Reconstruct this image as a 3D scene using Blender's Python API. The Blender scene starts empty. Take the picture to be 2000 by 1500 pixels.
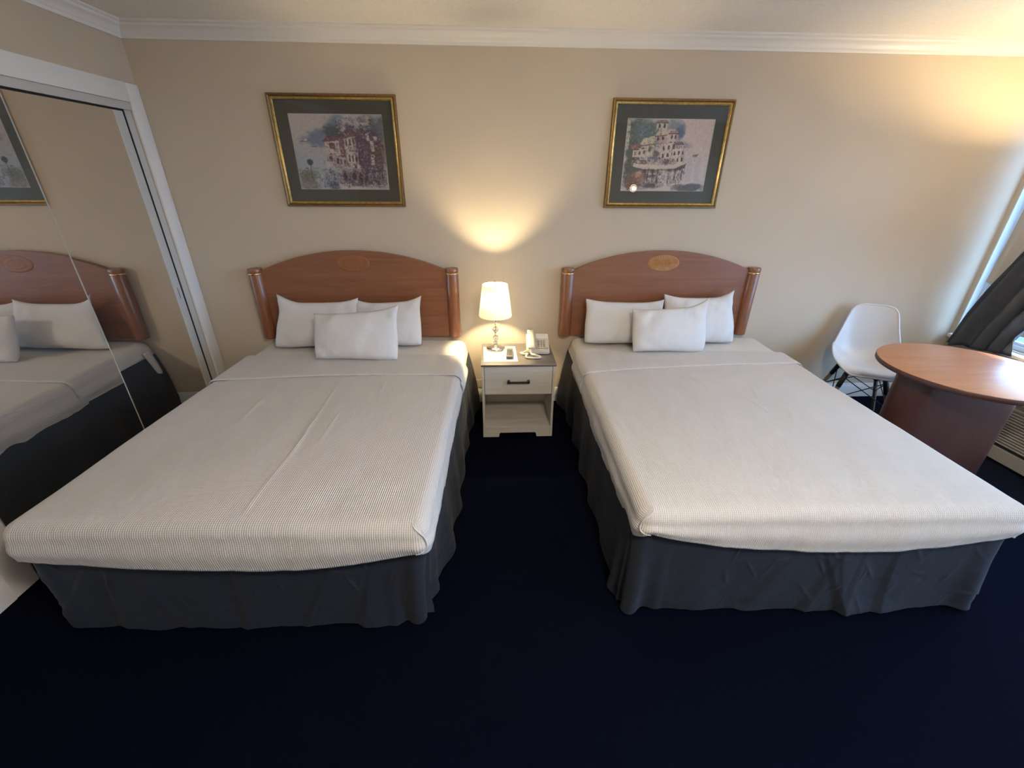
import bpy, bmesh, math, random
import numpy as np
from mathutils import Vector, Matrix, noise
PI = math.pi
random.seed(7)
S = bpy.context.scene
COL = S.collection
def R(d): return math.radians(d)

# ------------------------------------------------------------------ materials
def new_mat(name):
    m = bpy.data.materials.new(name); m.use_nodes = True
    nt = m.node_tree; nt.nodes.clear()
    out = nt.nodes.new('ShaderNodeOutputMaterial')
    return m, nt, out
def N(nt, t, **kw):
    n = nt.nodes.new(t)
    for k, v in kw.items():
        if hasattr(n, k): setattr(n, k, v)
        else: n.inputs[k.replace('_', ' ')].default_value = v
    return n
def L(nt, a, b): nt.links.new(a, b)
def c4(c): return (c[0], c[1], c[2], 1.0)
def mat(name, col, rough=.6, metal=0., spec=.5, noise_scale=None, col2=None, bump=0., bscale=None, bdist=.002,
        sheen=0., detail=4., stretch=None, coat=0., trans=0., subsurf=0.):
    m, nt, out = new_mat(name)
    p = N(nt, 'ShaderNodeBsdfPrincipled')
    p.inputs['Base Color'].default_value = c4(col)
    p.inputs['Roughness'].default_value = rough
    p.inputs['Metallic'].default_value = metal
    p.inputs['Specular IOR Level'].default_value = spec
    p.inputs['Sheen Weight'].default_value = sheen
    p.inputs['Coat Weight'].default_value = coat
    p.inputs['Coat Roughness'].default_value = .15
    p.inputs['Transmission Weight'].default_value = trans
    tc = N(nt, 'ShaderNodeTexCoord')
    src = tc.outputs['Object']
    if stretch:
        mp = N(nt, 'ShaderNodeMapping'); mp.inputs['Scale'].default_value = stretch
        L(nt, src, mp.inputs['Vector']); src = mp.outputs['Vector']
    if noise_scale and col2:
        nz = N(nt, 'ShaderNodeTexNoise'); nz.inputs['Scale'].default_value = noise_scale; nz.inputs['Detail'].default_value = detail
        L(nt, src, nz.inputs['Vector'])
        mx = N(nt, 'ShaderNodeValToRGB')
        mx.color_ramp.elements[0].position = .32; mx.color_ramp.elements[1].position = .68
        mx.color_ramp.elements[0].color = c4(col); mx.color_ramp.elements[1].color = c4(col2)
        L(nt, nz.outputs['Fac'], mx.inputs['Fac']); L(nt, mx.outputs['Color'], p.inputs['Base Color'])
    if bump:
        nb = N(nt, 'ShaderNodeTexNoise'); nb.inputs['Scale'].default_value = bscale or 50; nb.inputs['Detail'].default_value = 3
        L(nt, src, nb.inputs['Vector'])
        b = N(nt, 'ShaderNodeBump'); b.inputs['Strength'].default_value = bump; b.inputs['Distance'].default_value = bdist
        L(nt, nb.outputs['Fac'], b.inputs['Height']); L(nt, b.outputs['Normal'], p.inputs['Normal'])
    L(nt, p.outputs['BSDF'], out.inputs['Surface'])
    return m
def emit(name, col, s):
    m, nt, out = new_mat(name)
    e = N(nt, 'ShaderNodeEmission'); e.inputs['Color'].default_value = c4(col); e.inputs['Strength'].default_value = s
    L(nt, e.outputs['Emission'], out.inputs['Surface']); return m

def wood(name, c1, c2, rough, axis='x', coat=.25, scale=1.):
    m, nt, out = new_mat(name)
    p = N(nt, 'ShaderNodeBsdfPrincipled'); p.inputs['Roughness'].default_value = rough
    p.inputs['Coat Weight'].default_value = coat; p.inputs['Coat Roughness'].default_value = .22
    tc = N(nt, 'ShaderNodeTexCoord'); mp = N(nt, 'ShaderNodeMapping')
    s = {'x': (2.2, 26, 26), 'y': (26, 2.2, 26), 'z': (26, 26, 2.2)}[axis]
    mp.inputs['Scale'].default_value = tuple(a * scale for a in s)
    L(nt, tc.outputs['Object'], mp.inputs['Vector'])
    n1 = N(nt, 'ShaderNodeTexNoise'); n1.inputs['Scale'].default_value = 1.; n1.inputs['Detail'].default_value = 5; n1.inputs['Distortion'].default_value = .7
    L(nt, mp.outputs['Vector'], n1.inputs['Vector'])
    n2 = N(nt, 'ShaderNodeTexNoise'); n2.inputs['Scale'].default_value = 4.; n2.inputs['Detail'].default_value = 3
    L(nt, mp.outputs['Vector'], n2.inputs['Vector'])
    ad = N(nt, 'ShaderNodeMath', operation='ADD'); ml = N(nt, 'ShaderNodeMath', operation='MULTIPLY'); ml.inputs[1].default_value = .35
    L(nt, n2.outputs['Fac'], ml.inputs[0]); L(nt, n1.outputs['Fac'], ad.inputs[0]); L(nt, ml.outputs[0], ad.inputs[1])
    cr = N(nt, 'ShaderNodeValToRGB'); cr.color_ramp.elements[0].position = .45; cr.color_ramp.elements[1].position = .9
    cr.color_ramp.elements[0].color = c4(c1); cr.color_ramp.elements[1].color = c4(c2)
    L(nt, ad.outputs[0], cr.inputs['Fac']); L(nt, cr.outputs['Color'], p.inputs['Base Color'])
    L(nt, p.outputs['BSDF'], out.inputs['Surface']); return m

def waffle_mat(name, col, pitch=.0080, dist=.0023, strength=.72):
    m, nt, out = new_mat(name)
    p = N(nt, 'ShaderNodeBsdfPrincipled'); p.inputs['Roughness'].default_value = .9
    p.inputs['Specular IOR Level'].default_value = .15; p.inputs['Sheen Weight'].default_value = .15
    uv = N(nt, 'ShaderNodeUVMap'); sp = N(nt, 'ShaderNodeSeparateXYZ'); L(nt, uv.outputs['UV'], sp.inputs[0])
    hs = []
    for k in 'XY':
        a = N(nt, 'ShaderNodeMath', operation='MULTIPLY'); a.inputs[1].default_value = PI / pitch
        L(nt, sp.outputs[k], a.inputs[0])
        s = N(nt, 'ShaderNodeMath', operation='SINE'); L(nt, a.outputs[0], s.inputs[0])
        q = N(nt, 'ShaderNodeMath', operation='ABSOLUTE'); L(nt, s.outputs[0], q.inputs[0])
        w = N(nt, 'ShaderNodeMath', operation='POWER'); w.inputs[1].default_value = .8; L(nt, q.outputs[0], w.inputs[0])
        hs.append(w)
    w2 = N(nt, 'ShaderNodeMath', operation='MULTIPLY'); w2.inputs[1].default_value = .34; L(nt, hs[1].outputs[0], w2.inputs[0])
    mx = N(nt, 'ShaderNodeMath', operation='ADD'); L(nt, hs[0].outputs[0], mx.inputs[0]); L(nt, w2.outputs[0], mx.inputs[1])
    b = N(nt, 'ShaderNodeBump'); b.inputs['Strength'].default_value = strength; b.inputs['Distance'].default_value = dist
    b.invert = True
    L(nt, mx.outputs[0], b.inputs['Height']); L(nt, b.outputs['Normal'], p.inputs['Normal'])
    # hollows of the weave are darkened in the base colour, as painted shade
    cr = N(nt, 'ShaderNodeValToRGB'); cr.color_ramp.elements[0].position = .55; cr.color_ramp.elements[1].position = 1.3 / 1.34
    cr.color_ramp.elements[0].color = c4(col); cr.color_ramp.elements[1].color = c4([x * .88 for x in col])
    dv = N(nt, 'ShaderNodeMath', operation='DIVIDE'); dv.inputs[1].default_value = 1.34; L(nt, mx.outputs[0], dv.inputs[0])
    L(nt, dv.outputs[0], cr.inputs['Fac']); L(nt, cr.outputs['Color'], p.inputs['Base Color'])
    L(nt, p.outputs['BSDF'], out.inputs['Surface']); return m

def thin_glass(name, tint=(1, 1, 1), f0=.04, rough=.0):
    m, nt, out = new_mat(name)
    t = N(nt, 'ShaderNodeBsdfTransparent'); t.inputs['Color'].default_value = c4(tint)
    g = N(nt, 'ShaderNodeBsdfGlossy'); g.inputs['Roughness'].default_value = rough
    ge = N(nt, 'ShaderNodeNewGeometry'); dp = N(nt, 'ShaderNodeVectorMath', operation='DOT_PRODUCT')
    L(nt, ge.outputs['Normal'], dp.inputs[0]); L(nt, ge.outputs['Incoming'], dp.inputs[1])
    prev = dp.outputs['Value']
    for op, val, sw in (('ABSOLUTE', None, 0), ('SUBTRACT', 1., 1), ('POWER', 5., 0), ('MULTIPLY', 1 - f0, 0), ('ADD', f0, 0)):
        q = N(nt, 'ShaderNodeMath', operation=op)
        if sw: q.inputs[0].default_value = val; L(nt, prev, q.inputs[1])
        else:
            L(nt, prev, q.inputs[0])
            if val is not None: q.inputs[1].default_value = val
        prev = q.outputs[0]
    mx = N(nt, 'ShaderNodeMixShader'); L(nt, prev, mx.inputs[0]); L(nt, t.outputs[0], mx.inputs[1]); L(nt, g.outputs[0], mx.inputs[2])
    L(nt, mx.outputs[0], out.inputs['Surface']); return m

def cloth_trans(name, col, tcol, fac, rough=1., bump=.2, bscale=300):
    m, nt, out = new_mat(name)
    d = N(nt, 'ShaderNodeBsdfDiffuse'); d.inputs['Color'].default_value = c4(col)
    t = N(nt, 'ShaderNodeBsdfTranslucent'); t.inputs['Color'].default_value = c4(tcol)
    mx = N(nt, 'ShaderNodeMixShader'); mx.inputs[0].default_value = fac
    L(nt, d.outputs[0], mx.inputs[1]); L(nt, t.outputs[0], mx.inputs[2]); L(nt, mx.outputs[0], out.inputs['Surface'])
    return m

def print_mat(name):
    m, nt, out = new_mat(name)
    p = N(nt, 'ShaderNodeBsdfPrincipled'); p.inputs['Roughness'].default_value = .85
    a = N(nt, 'ShaderNodeVertexColor'); a.layer_name = 'paint'
    L(nt, a.outputs['Color'], p.inputs['Base Color']); L(nt, p.outputs['BSDF'], out.inputs['Surface']); return m

WALL = (.590, .495, .378)
M = dict(
 wall=mat('beige_wall_paint', WALL, .75, spec=.3, noise_scale=2.2, col2=tuple(x*.965 for x in WALL), bump=.12, bscale=160, bdist=.001),
 ceil=mat('textured_ceiling_paint', (.86, .81, .73), .9, spec=.2, noise_scale=90, col2=(.80, .75, .67), bump=.55, bscale=85, bdist=.006),
 crown=mat('shaded_crown_paint', (.74, .70, .64), .42, spec=.5),  # moulding paint darkened so its colour carries the shade
 trim=mat('white_trim_paint', (.82, .80, .77), .38, spec=.5, bump=.05, bscale=25, bdist=.001),
 carpet=mat('navy_carpet', (.0010, .0018, .0062), 1., spec=.04, noise_scale=420, col2=(.0024, .0040, .0125), bump=.9, bscale=420, bdist=.006, detail=2),
 jamb=mat('grey_white_door_paint', (.58, .565, .53), .5),
 dark=mat('flat_black', (.02, .02, .02), .7),  # plain black for the pull, the top strip and the painted jamb gap
 wood=wood('cherry_headboard_wood', (.215, .080, .036), (.285, .112, .052), .36, 'x'),
 woodz=wood('cherry_post_wood', (.205, .074, .034), (.275, .105, .048), .32, 'z'),
 tabletop=wood('table_top_laminate', (.40, .175, .085), (.48, .225, .115), .38, 'x', coat=.22),
 tablebase=wood('table_base_laminate', (.075, .029, .022), (.098, .039, .029), .42, 'z', coat=.15),
 brass=mat('polished_brass', (.86, .60, .25), .2, metal=1.),
 gold=mat('gold_leaf_frame', (.62, .42, .14), .33, metal=.85, noise_scale=60, col2=(.42, .26, .08), bump=.2, bscale=120, bdist=.001),
 golddark=mat('antique_gold_frame', (.30, .18, .065), .42, metal=.75, noise_scale=70, col2=(.20, .12, .05), bump=.3, bscale=150, bdist=.001),
 matboard=mat('charcoal_green_mat_board', (.062, .059, .043), .9),
 matedge=mat('pale_mat_bevel', (.42, .40, .34), .8),
 inlay=mat('shell_inlay_wood', (.46, .21, .068), .40, noise_scale=40, col2=(.38, .16, .05)),
 inlay_dull=mat('dull_shell_inlay_wood', (.30, .115, .042), .45, noise_scale=40, col2=(.26, .095, .034)),
 sheet=mat('white_cotton_sheet', (.67, .645, .60), .9, spec=.2, bump=.25, bscale=14, bdist=.01),
 pillow=mat('white_pillowcase', (.665, .650, .635), .9, spec=.2, bump=.25, bscale=11, bdist=.012),
 waffle=waffle_mat('white_waffle_weave', (.640, .600, .555)),
 waffle_cuff=waffle_mat('white_waffle_weave_cuff', (.645, .605, .560), pitch=.0080),
 skirt=mat('charcoal_bed_skirt', (.0150, .0185, .029), .66, spec=.40, sheen=.04, noise_scale=300, col2=(.0120, .0155, .0245), bump=.25, bscale=9, bdist=.02),
 curtain=mat('charcoal_curtain', (.060, .068, .090), .85, spec=.25, noise_scale=250, col2=(.075, .084, .108), bump=.3, bscale=250, bdist=.001),
 lining=mat('pale_curtain_lining', (.55, .54, .52), .9),
 whitewash=wood('whitewashed_oak', (.50, .45, .38), (.62, .575, .50), .6, 'x', coat=0., scale=.8),
 nighttop=wood('grey_brown_table_top', (.120, .100, .084), (.185, .160, .135), .36, 'x', coat=.4),
 blackmetal=mat('matt_black_metal', (.022, .022, .022), .45, metal=.3),
 chrome=mat('polished_chrome', (.86, .85, .83), .07, metal=1.),
 shade=cloth_trans('cream_lamp_shade_fabric', (.86, .84, .77), (.82, .70, .38), .038),
 bulb=emit('warm_bulb', (1., .82, .50), 1350.),
 bulb2=emit('warm_swag_bulb', (1., .79, .48), 1900.),
 beige=mat('ivory_telephone_plastic', (.60, .535, .42), .4),
 beigedark=mat('grey_button_plastic', (.30, .26, .20), .5),
 ivory=mat('pale_button_plastic', (.80, .76, .66), .4),
 remote=mat('charcoal_remote_plastic', (.10, .092, .084), .45),
 blackplastic=mat('black_plastic', (.012, .012, .012), .4),
 paper=mat('cream_paper', (.80, .76, .66), .8),
 chair=mat('white_moulded_plastic', (.63, .615, .60), .33, spec=.5),
 dowel=mat('greyed_beech_dowel', (.20, .15, .12), .55, noise_scale=30, col2=(.27, .20, .15)),
 winframe=mat('white_aluminium_frame', (.72, .73, .74), .35),
 ptac=mat('beige_air_conditioner_steel', (.44, .41, .34), .5),
 ptacdark=mat('air_conditioner_shadow_gap', (.03, .028, .024), .8),
 concrete=mat('walkway_concrete', (.42, .44, .46), .9, noise_scale=8, col2=(.36, .38, .40)),
 asphalt=mat('parking_asphalt', (.12, .13, .14), .95, noise_scale=30, col2=(.09, .10, .11)),
 paintline=mat('white_road_paint', (.8, .8, .8), .8),
 picglass=thin_glass('picture_glass'),
 winglass=thin_glass('window_glass', (.93, .97, .97)),
 art=print_mat('printed_art_paper'),
 frost=emit('lit_sconce_core', (1., .86, .62), 160.),
 frostrim=emit('lit_sconce_rim', (1., .84, .6), 7.),
 ceilglow=emit('added_ceiling_glow', (1., .90, .78), 62.),
)
# silvered mirror: slightly dull, a little grey-brown
m_, nt_, o_ = new_mat('silvered_mirror')
g_ = N(nt_, 'ShaderNodeBsdfGlossy'); g_.inputs['Roughness'].default_value = .012; g_.inputs['Color'].default_value = (.86, .83, .79, 1)
d_ = N(nt_, 'ShaderNodeBsdfDiffuse'); d_.inputs['Color'].default_value = (.30, .30, .29, 1)
x_ = N(nt_, 'ShaderNodeMixShader'); x_.inputs[0].default_value = .05
L(nt_, g_.outputs[0], x_.inputs[1]); L(nt_, d_.outputs[0], x_.inputs[2]); L(nt_, x_.outputs[0], o_.inputs['Surface'])
M['mirror'] = m_
# clear crystal balls of the lamp stem
m_, nt_, o_ = new_mat('clear_crystal')
g_ = N(nt_, 'ShaderNodeBsdfGlass'); g_.inputs['IOR'].default_value = 1.5; g_.inputs['Roughness'].default_value = 0.
L(nt_, g_.outputs[0], o_.inputs['Surface']); M['crystal'] = m_

# ------------------------------------------------------------------ object helpers
def link(name, me, material, parent=None, smooth=False, loc=None):
    o = bpy.data.objects.new(name, me)
    COL.objects.link(o)
    if material is not None:
        mm = M[material] if isinstance(material, str) else material
        me.materials.append(mm)
    if smooth:
        me.polygons.foreach_set('use_smooth', [True] * len(me.polygons))
    if parent is not None: o.parent = parent
    if loc is not None: o.location = loc
    return o
def obj(name, bm, material, parent=None, smooth=False, autosmooth=None, loc=None):
    me = bpy.data.meshes.new(name)
    bmesh.ops.recalc_face_normals(bm, faces=bm.faces[:])
    bm.to_mesh(me); bm.free()
    o = link(name, me, material, parent, smooth or autosmooth is not None, loc)
    if autosmooth is not None:
        me.set_sharp_from_angle(angle=R(autosmooth))
    return o
def raw(name, V, F, material, parent=None, smooth=True, uv=None, loc=None):
    me = bpy.data.meshes.new(name)
    me.from_pydata([tuple(v) for v in V], [], [tuple(f) for f in F]); me.update()
    if uv is not None:
        lay = me.uv_layers.new(name='UVMap')
        idx = np.empty(len(me.loops), dtype=np.int32); me.loops.foreach_get('vertex_index', idx)
        lay.data.foreach_set('uv', np.asarray(uv, dtype=np.float32)[idx].ravel())
    return link(name, me, material, parent, smooth, loc)
def box(bm, x0, x1, y0, y1, z0, z1, bev=0., seg=2, mtx=None):
    r = bmesh.ops.create_cube(bm, size=1.)
    vs = r['verts']
    for v in vs:
        v.co = Vector(((x0 + x1) / 2 + v.co.x * (x1 - x0), (y0 + y1) / 2 + v.co.y * (y1 - y0), (z0 + z1) / 2 + v.co.z * (z1 - z0)))
    if bev:
        es = list({e for v in vs for e in v.link_edges})
        rr = bmesh.ops.bevel(bm, geom=es, offset=bev, segments=seg, affect='EDGES', profile=.5)
        vs = list({v for v in rr['verts']} | {v for f in rr['faces'] for v in f.verts} | set(v for v in vs if v.is_valid))
    if mtx is not None:
        bmesh.ops.transform(bm, matrix=mtx, verts=[v for v in vs if v.is_valid])
    return vs
def B(*a, **k):
    bm = bmesh.new(); box(bm, *a, **k); return bm
def tube(bm, pts, r, n=8, cap=True, closed=False):
    pts = [Vector(p) for p in pts]
    rings = []; up = None
    k = len(pts)
    for i, p in enumerate(pts):
        if closed: t = pts[(i + 1) % k] - pts[(i - 1) % k]
        else: t = pts[min(i + 1, k - 1)] - pts[max(i - 1, 0)]
        t.normalize()
        if up is None:
            up = Vector((0, 0, 1)) if abs(t.z) < .9 else Vector((1, 0, 0))
        s = t.cross(up).normalized(); up = s.cross(t).normalized()
        rr = r[i] if isinstance(r, (list, tuple)) else r
        rings.append([bm.verts.new(p + (s * math.cos(2 * PI * j / n) + up * math.sin(2 * PI * j / n)) * rr) for j in range(n)])
    m = k if closed else k - 1
    for i in range(m):
        a, b = rings[i], rings[(i + 1) % k]
        for j in range(n):
            bm.faces.new((a[j], a[(j + 1) % n], b[(j + 1) % n], b[j]))
    if cap and not closed:
        bm.faces.new(rings[0][::-1]); bm.faces.new(rings[-1])
def lathe(bm, prof, n=32, cx=0, cy=0, sx=1., sy=1.):
    rings = []
    for (r, z) in prof:
        if r < 1e-5: rings.append([bm.verts.new((cx, cy, z))])
        else: rings.append([bm.verts.new((cx + sx * r * math.cos(2 * PI * j / n), cy + sy * r * math.sin(2 * PI * j / n), z)) for j in range(n)])
    for a, b in zip(rings[:-1], rings[1:]):
        for j in range(n):
            if len(a) == 1 and len(b) == 1: continue
            if len(a) == 1: bm.faces.new((a[0], b[(j + 1) % n], b[j]))
            elif len(b) == 1: bm.faces.new((a[j], a[(j + 1) % n], b[0]))
            else: bm.faces.new((a[j], a[(j + 1) % n], b[(j + 1) % n], b[j]))
def prism(bm, poly, axis, a, b):
    """poly of 2-D points extruded along axis from a to b"""
    def P(p, w):
        return {'x': (w, p[0], p[1]), 'y': (p[0], w, p[1]), 'z': (p[0], p[1], w)}[axis]
    A = [bm.verts.new(P(p, a)) for p in poly]; Bv = [bm.verts.new(P(p, b)) for p in poly]
    bm.faces.new(A); bm.faces.new(Bv[::-1])
    n = len(poly)
    for i in range(n): bm.faces.new((A[i], Bv[i], Bv[(i + 1) % n], A[(i + 1) % n]))
def thing(name, label, cat, loc=(0, 0, 0), rz=0., group=None):
    o = bpy.data.objects.new(name, None); COL.objects.link(o)
    o.empty_display_size = .1; o.location = loc; o.rotation_euler = (0, 0, rz)
    o['label'] = label; o['category'] = cat
    if group: o['group'] = group
    return o
def tag(o, label, cat, group=None):
    o['label'] = label; o['category'] = cat
    if group: o['group'] = group
    return o
def struct(o, label=None):
    o['kind'] = 'structure'
    if label: o['label'] = label
    return o
def fbm(x, y, z=0., oct=3):
    s = 0; a = 1
    for _ in range(oct):
        s += a * noise.noise((x, y, z)); x *= 2.03; y *= 2.03; z *= 2.03; a *= .5
    return s

# ------------------------------------------------------------------ room shell
XL, XR, YF, H = -.398, 5.375, -4.30, 2.44
struct(obj('floor', B(-1.1, 5.55, YF - .15, .15, -.12, 0), 'carpet'), 'very dark navy carpet')
struct(obj('ceiling', B(-1.1, 5.55, YF - .15, .15, H, H + .12), 'ceil'), 'off-white textured ceiling')
struct(obj('wall_back', B(-1.1, 5.55, 0, .12, 0, H), 'wall'), 'beige painted wall behind the beds')
struct(obj('wall_front', B(-1.1, 5.55, YF - .12, YF, 0, H), 'wall'))
bm = bmesh.new()
OY0, OY1, OZ = -.099, -1.665, 2.040
box(bm, XL - .10, XL, OY0, 0, 0, H)
box(bm, XL - .10, XL, OY1, OY0, OZ, H)
box(bm, XL - .10, XL, YF, OY1, 0, H)
struct(obj('wall_left', bm, 'wall'), 'beige wall around the mirrored closet')
bm = bmesh.new()
box(bm, -1.0, XL - .10, OY1 - .02, OY1, 0, H); box(bm, -1.0, XL - .10, -.05, -.03, 0, H); box(bm, -1.02, -1.0, OY1, -.03, 0, H)
struct(obj('wall_closet', bm, 'wall'))
WY0, WY1, WZ0, WZ1 = -.034, -2.66, .575, 2.16
bm = bmesh.new()
box(bm, XR, XR + .12, WY0, 0, 0, H); DY0, DY1 = -2.98, -4.10
box(bm, XR, XR + .12, DY0, WY1, 0, H); box(bm, XR, XR + .12, YF, DY1, 0, H); box(bm, XR, XR + .12, DY1, DY0, 2.05, H)
box(bm, XR, XR + .12, WY1, WY0, 0, WZ0); box(bm, XR, XR + .12, WY1, WY0, WZ1, H)
struct(obj('wall_right', bm, 'wall'))

# crown moulding (profile: distance from wall, height)
CP = [(0, 2.364), (.010, 2.364), (.013, 2.370), (.013, 2.379), (.018, 2.383), (.022, 2.392), (.032, 2.405), (.044, 2.413), (.052, 2.416), (.055, 2.421), (.055, 2.427), (.064, 2.429), (.070, 2.433), (.070, H), (0, H)]
bm = bmesh.new(); prism(bm, [(-d, z) for d, z in CP], 'x', XL, XR)
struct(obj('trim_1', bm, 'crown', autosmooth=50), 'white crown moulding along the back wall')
bm = bmesh.new(); prism(bm, [(XL + d, z) for d, z in CP], 'y', YF, 0)
struct(obj('trim_2', bm, 'trim', autosmooth=50), 'white crown moulding along the left wall')  # whiter paint puts the window light on this moulding into its colour
bm = bmesh.new(); prism(bm, [(XR - d, z) for d, z in CP], 'y', YF, -.07)
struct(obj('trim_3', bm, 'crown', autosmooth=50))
# baseboards
BP = [(0, 0), (.014, 0), (.014, .095), (.011, .105), (.008, .112), (.008, .118), (0, .120)]
bm = bmesh.new(); prism(bm, [(-d, z) for d, z in BP], 'x', XL, XR)
struct(obj('baseboard_back', bm, 'trim', autosmooth=40), 'white baseboard under the beige back wall')
bm = bmesh.new(); prism(bm, [(XL + d, z) for d, z in BP], 'y', YF, -1.77)
struct(obj('baseboard_left', bm, 'trim', autosmooth=40))
bm = bmesh.new(); prism(bm, [(XR - d, z) for d, z in BP], 'y', DY0 + .08, -.02)
struct(obj('baseboard_right', bm, 'trim', autosmooth=40))
# closet casing
CF = XL + .013
bm = bmesh.new()
box(bm, XL - .002, CF, -.101, -.003, 0, 2.143, .004, 2)
struct(obj('trim_4', bm, 'trim', autosmooth=40), 'white closet casing upright beside the corner')
bm = bmesh.new(); box(bm, XL - .002, CF, -1.77, -.101, 2.045, 2.143, .004, 2)
struct(obj('trim_5', bm, 'trim', autosmooth=40), 'white closet head casing')
bm = bmesh.new(); box(bm, XL - .002, CF, -1.77, -1.668, 0, 2.045, .004, 2)
struct(obj('trim_6', bm, 'trim', autosmooth=40))
bm = bmesh.new()   # jamb board beside the sliding doors
box(bm, XL - .10, XL - .010, -.148, -.097, 0, 2.045)
struct(obj('trim_7', bm, 'jamb'), 'grey-white closet jamb board')
bm = bmesh.new()   # track fascia
box(bm, XL - .003, XL + .006, -1.668, -.104, 2.004, 2.0445, .003, 2)
struct(obj('trim_8', bm, 'jamb', autosmooth=40), 'pale track fascia above the mirror doors')

# sliding mirror doors: door_1 runs in the rear track, door_2 in the front one
def mirror_door(name, plane, y0, y1, label, stile=None, edge=None):
    root = obj(name, B(plane - .020, plane - .0015, y1, y0, .012, 2.03), 'jamb'); struct(root, label)
    a = y0 - (stile or 0) - (edge or 0)
    pane = obj('mirror_pane', B(plane - .0015, plane, y1, a, .03, 1.996), 'mirror', root); pane['label'] = 'silvered mirror pane'
    top = obj('top_strip', B(plane - .0015, plane + .001, y1, y0, 1.996, 2.025), 'dark', root); top['label'] = 'dark strip along the mirror top'  # dark strip along the top edge of the mirror
    if stile:
        st = obj('stile', B(plane - .0015, plane + .003, a, y0, .012, 1.996, .001, 1), 'jamb', root)
        bm = bmesh.new()
        zz0, zz1, c0, c1 = .918, .990, y0 - .034, y0 - .006
        box(bm, plane + .0025, plane + .0036, c0, c0 + .004, zz0, zz1)
        obj('finger_pull', bm, 'dark', st)
        bm = bmesh.new(); box(bm, plane + .0025, plane + .0034, c0 + .004, c1, zz0, zz1)
        obj('pull_plate', bm, 'jamb', st)
    if edge:
        obj('edge_strip', B(plane - .02, plane + .001, a, y0, .012, 1.996), 'matedge', root)
    return root
struct(obj('trim_dark_gap', B(XL - .06, XL - .0105, -.1532, -.1482, 0, 2.03), 'dark'))  # black strip painted in for the dark gap between jamb and stile
mirror_door('door_1', -.4175, -.1535, -.92, 'rear sliding mirror door beside the white casing', stile=.064)
mirror_door('door_2', -.3925, -.858, -1.66, 'front sliding mirror door at the left edge', edge=.006)
struct(obj('baseboard_closet', B(XL - .055, XL - .001, -1.665, -.15, 0, .010), 'jamb'))

# window with frame, meeting rail and glass
w = bmesh.new()
fx0, fx1 = XR + .055, XR + .10
def wframe(bm, a, b, c, d):
    box(bm, fx0, fx1, a, b, c, d, .004, 1)
box(w, XR + .001, XR + .118, WY0 - .006, WY0, WZ0, WZ1); box(w, XR + .001, XR + .118, WY0 - .006, WY1, WZ1 - .006, WZ1)
wframe(w, WY0 - .030, WY0 - .006, WZ0, WZ1); wframe(w, WY0 - .066, WY0 - .034, WZ0 + .03, WZ1 - .03)
wframe(w, WY1, WY1 + .06, WZ0, WZ1)
wframe(w, WY1, WY0, WZ0, WZ0 + .035); wframe(w, WY1, WY0, WZ1 - .05, WZ1)
wframe(w, -1.38, -1.32, WZ0, WZ1)
box(w, fx0 + .01, fx1 - .01, WY1 + .05, WY0 - .06, WZ0 + .036, WZ0 + .055, .003, 1)
win = struct(obj('window_1', w, 'winframe', autosmooth=40), 'white framed window behind the dark curtain')
pane = obj('window_pane', B(XR + .074, XR + .078, WY1 + .05, WY0 - .05, WZ0 + .03, WZ1 - .04), 'winglass', win)
sill = obj('window_sill', B(XR - .055, XR + .02, WY1 - .02, WY0 - .004, WZ0 - .028, WZ0, .005, 2), 'trim', win)
dj = bmesh.new()
for a, b, c, d in ((DY0, DY0 + .07, 0, 2.12), (DY1 - .07, DY1, 0, 2.12), (DY1, DY0, 2.05, 2.12)): box(dj, XR - .015, XR, a, b, c, d, .003, 1)
dr = struct(obj('door_added', dj, 'trim', autosmooth=40), 'added unseen open doorway that lets in daylight')  # unseen doorway added to send bluish daylight onto the bed feet
obj('added_door_leaf', B(XR + .02, XR + .90, DY1 - .045, DY1, .01, 2.04, .003, 1), 'trim', dr)
# what lies outside the window
struct(obj('ground_walkway', B(5.52, 7.2, -9, 5, -.25, -.05), 'concrete'))
struct(obj('ground_parking', B(7.2, 30, -25, 20, -.40, -.20), 'asphalt'))
bm = bmesh.new()
for k in range(7): box(bm, 7.4, 12.0, -9 + k * 2.6, -8.88 + k * 2.6, -.205, -.195)
struct(obj('ground_parking_lines', bm, 'paintline'))

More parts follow.
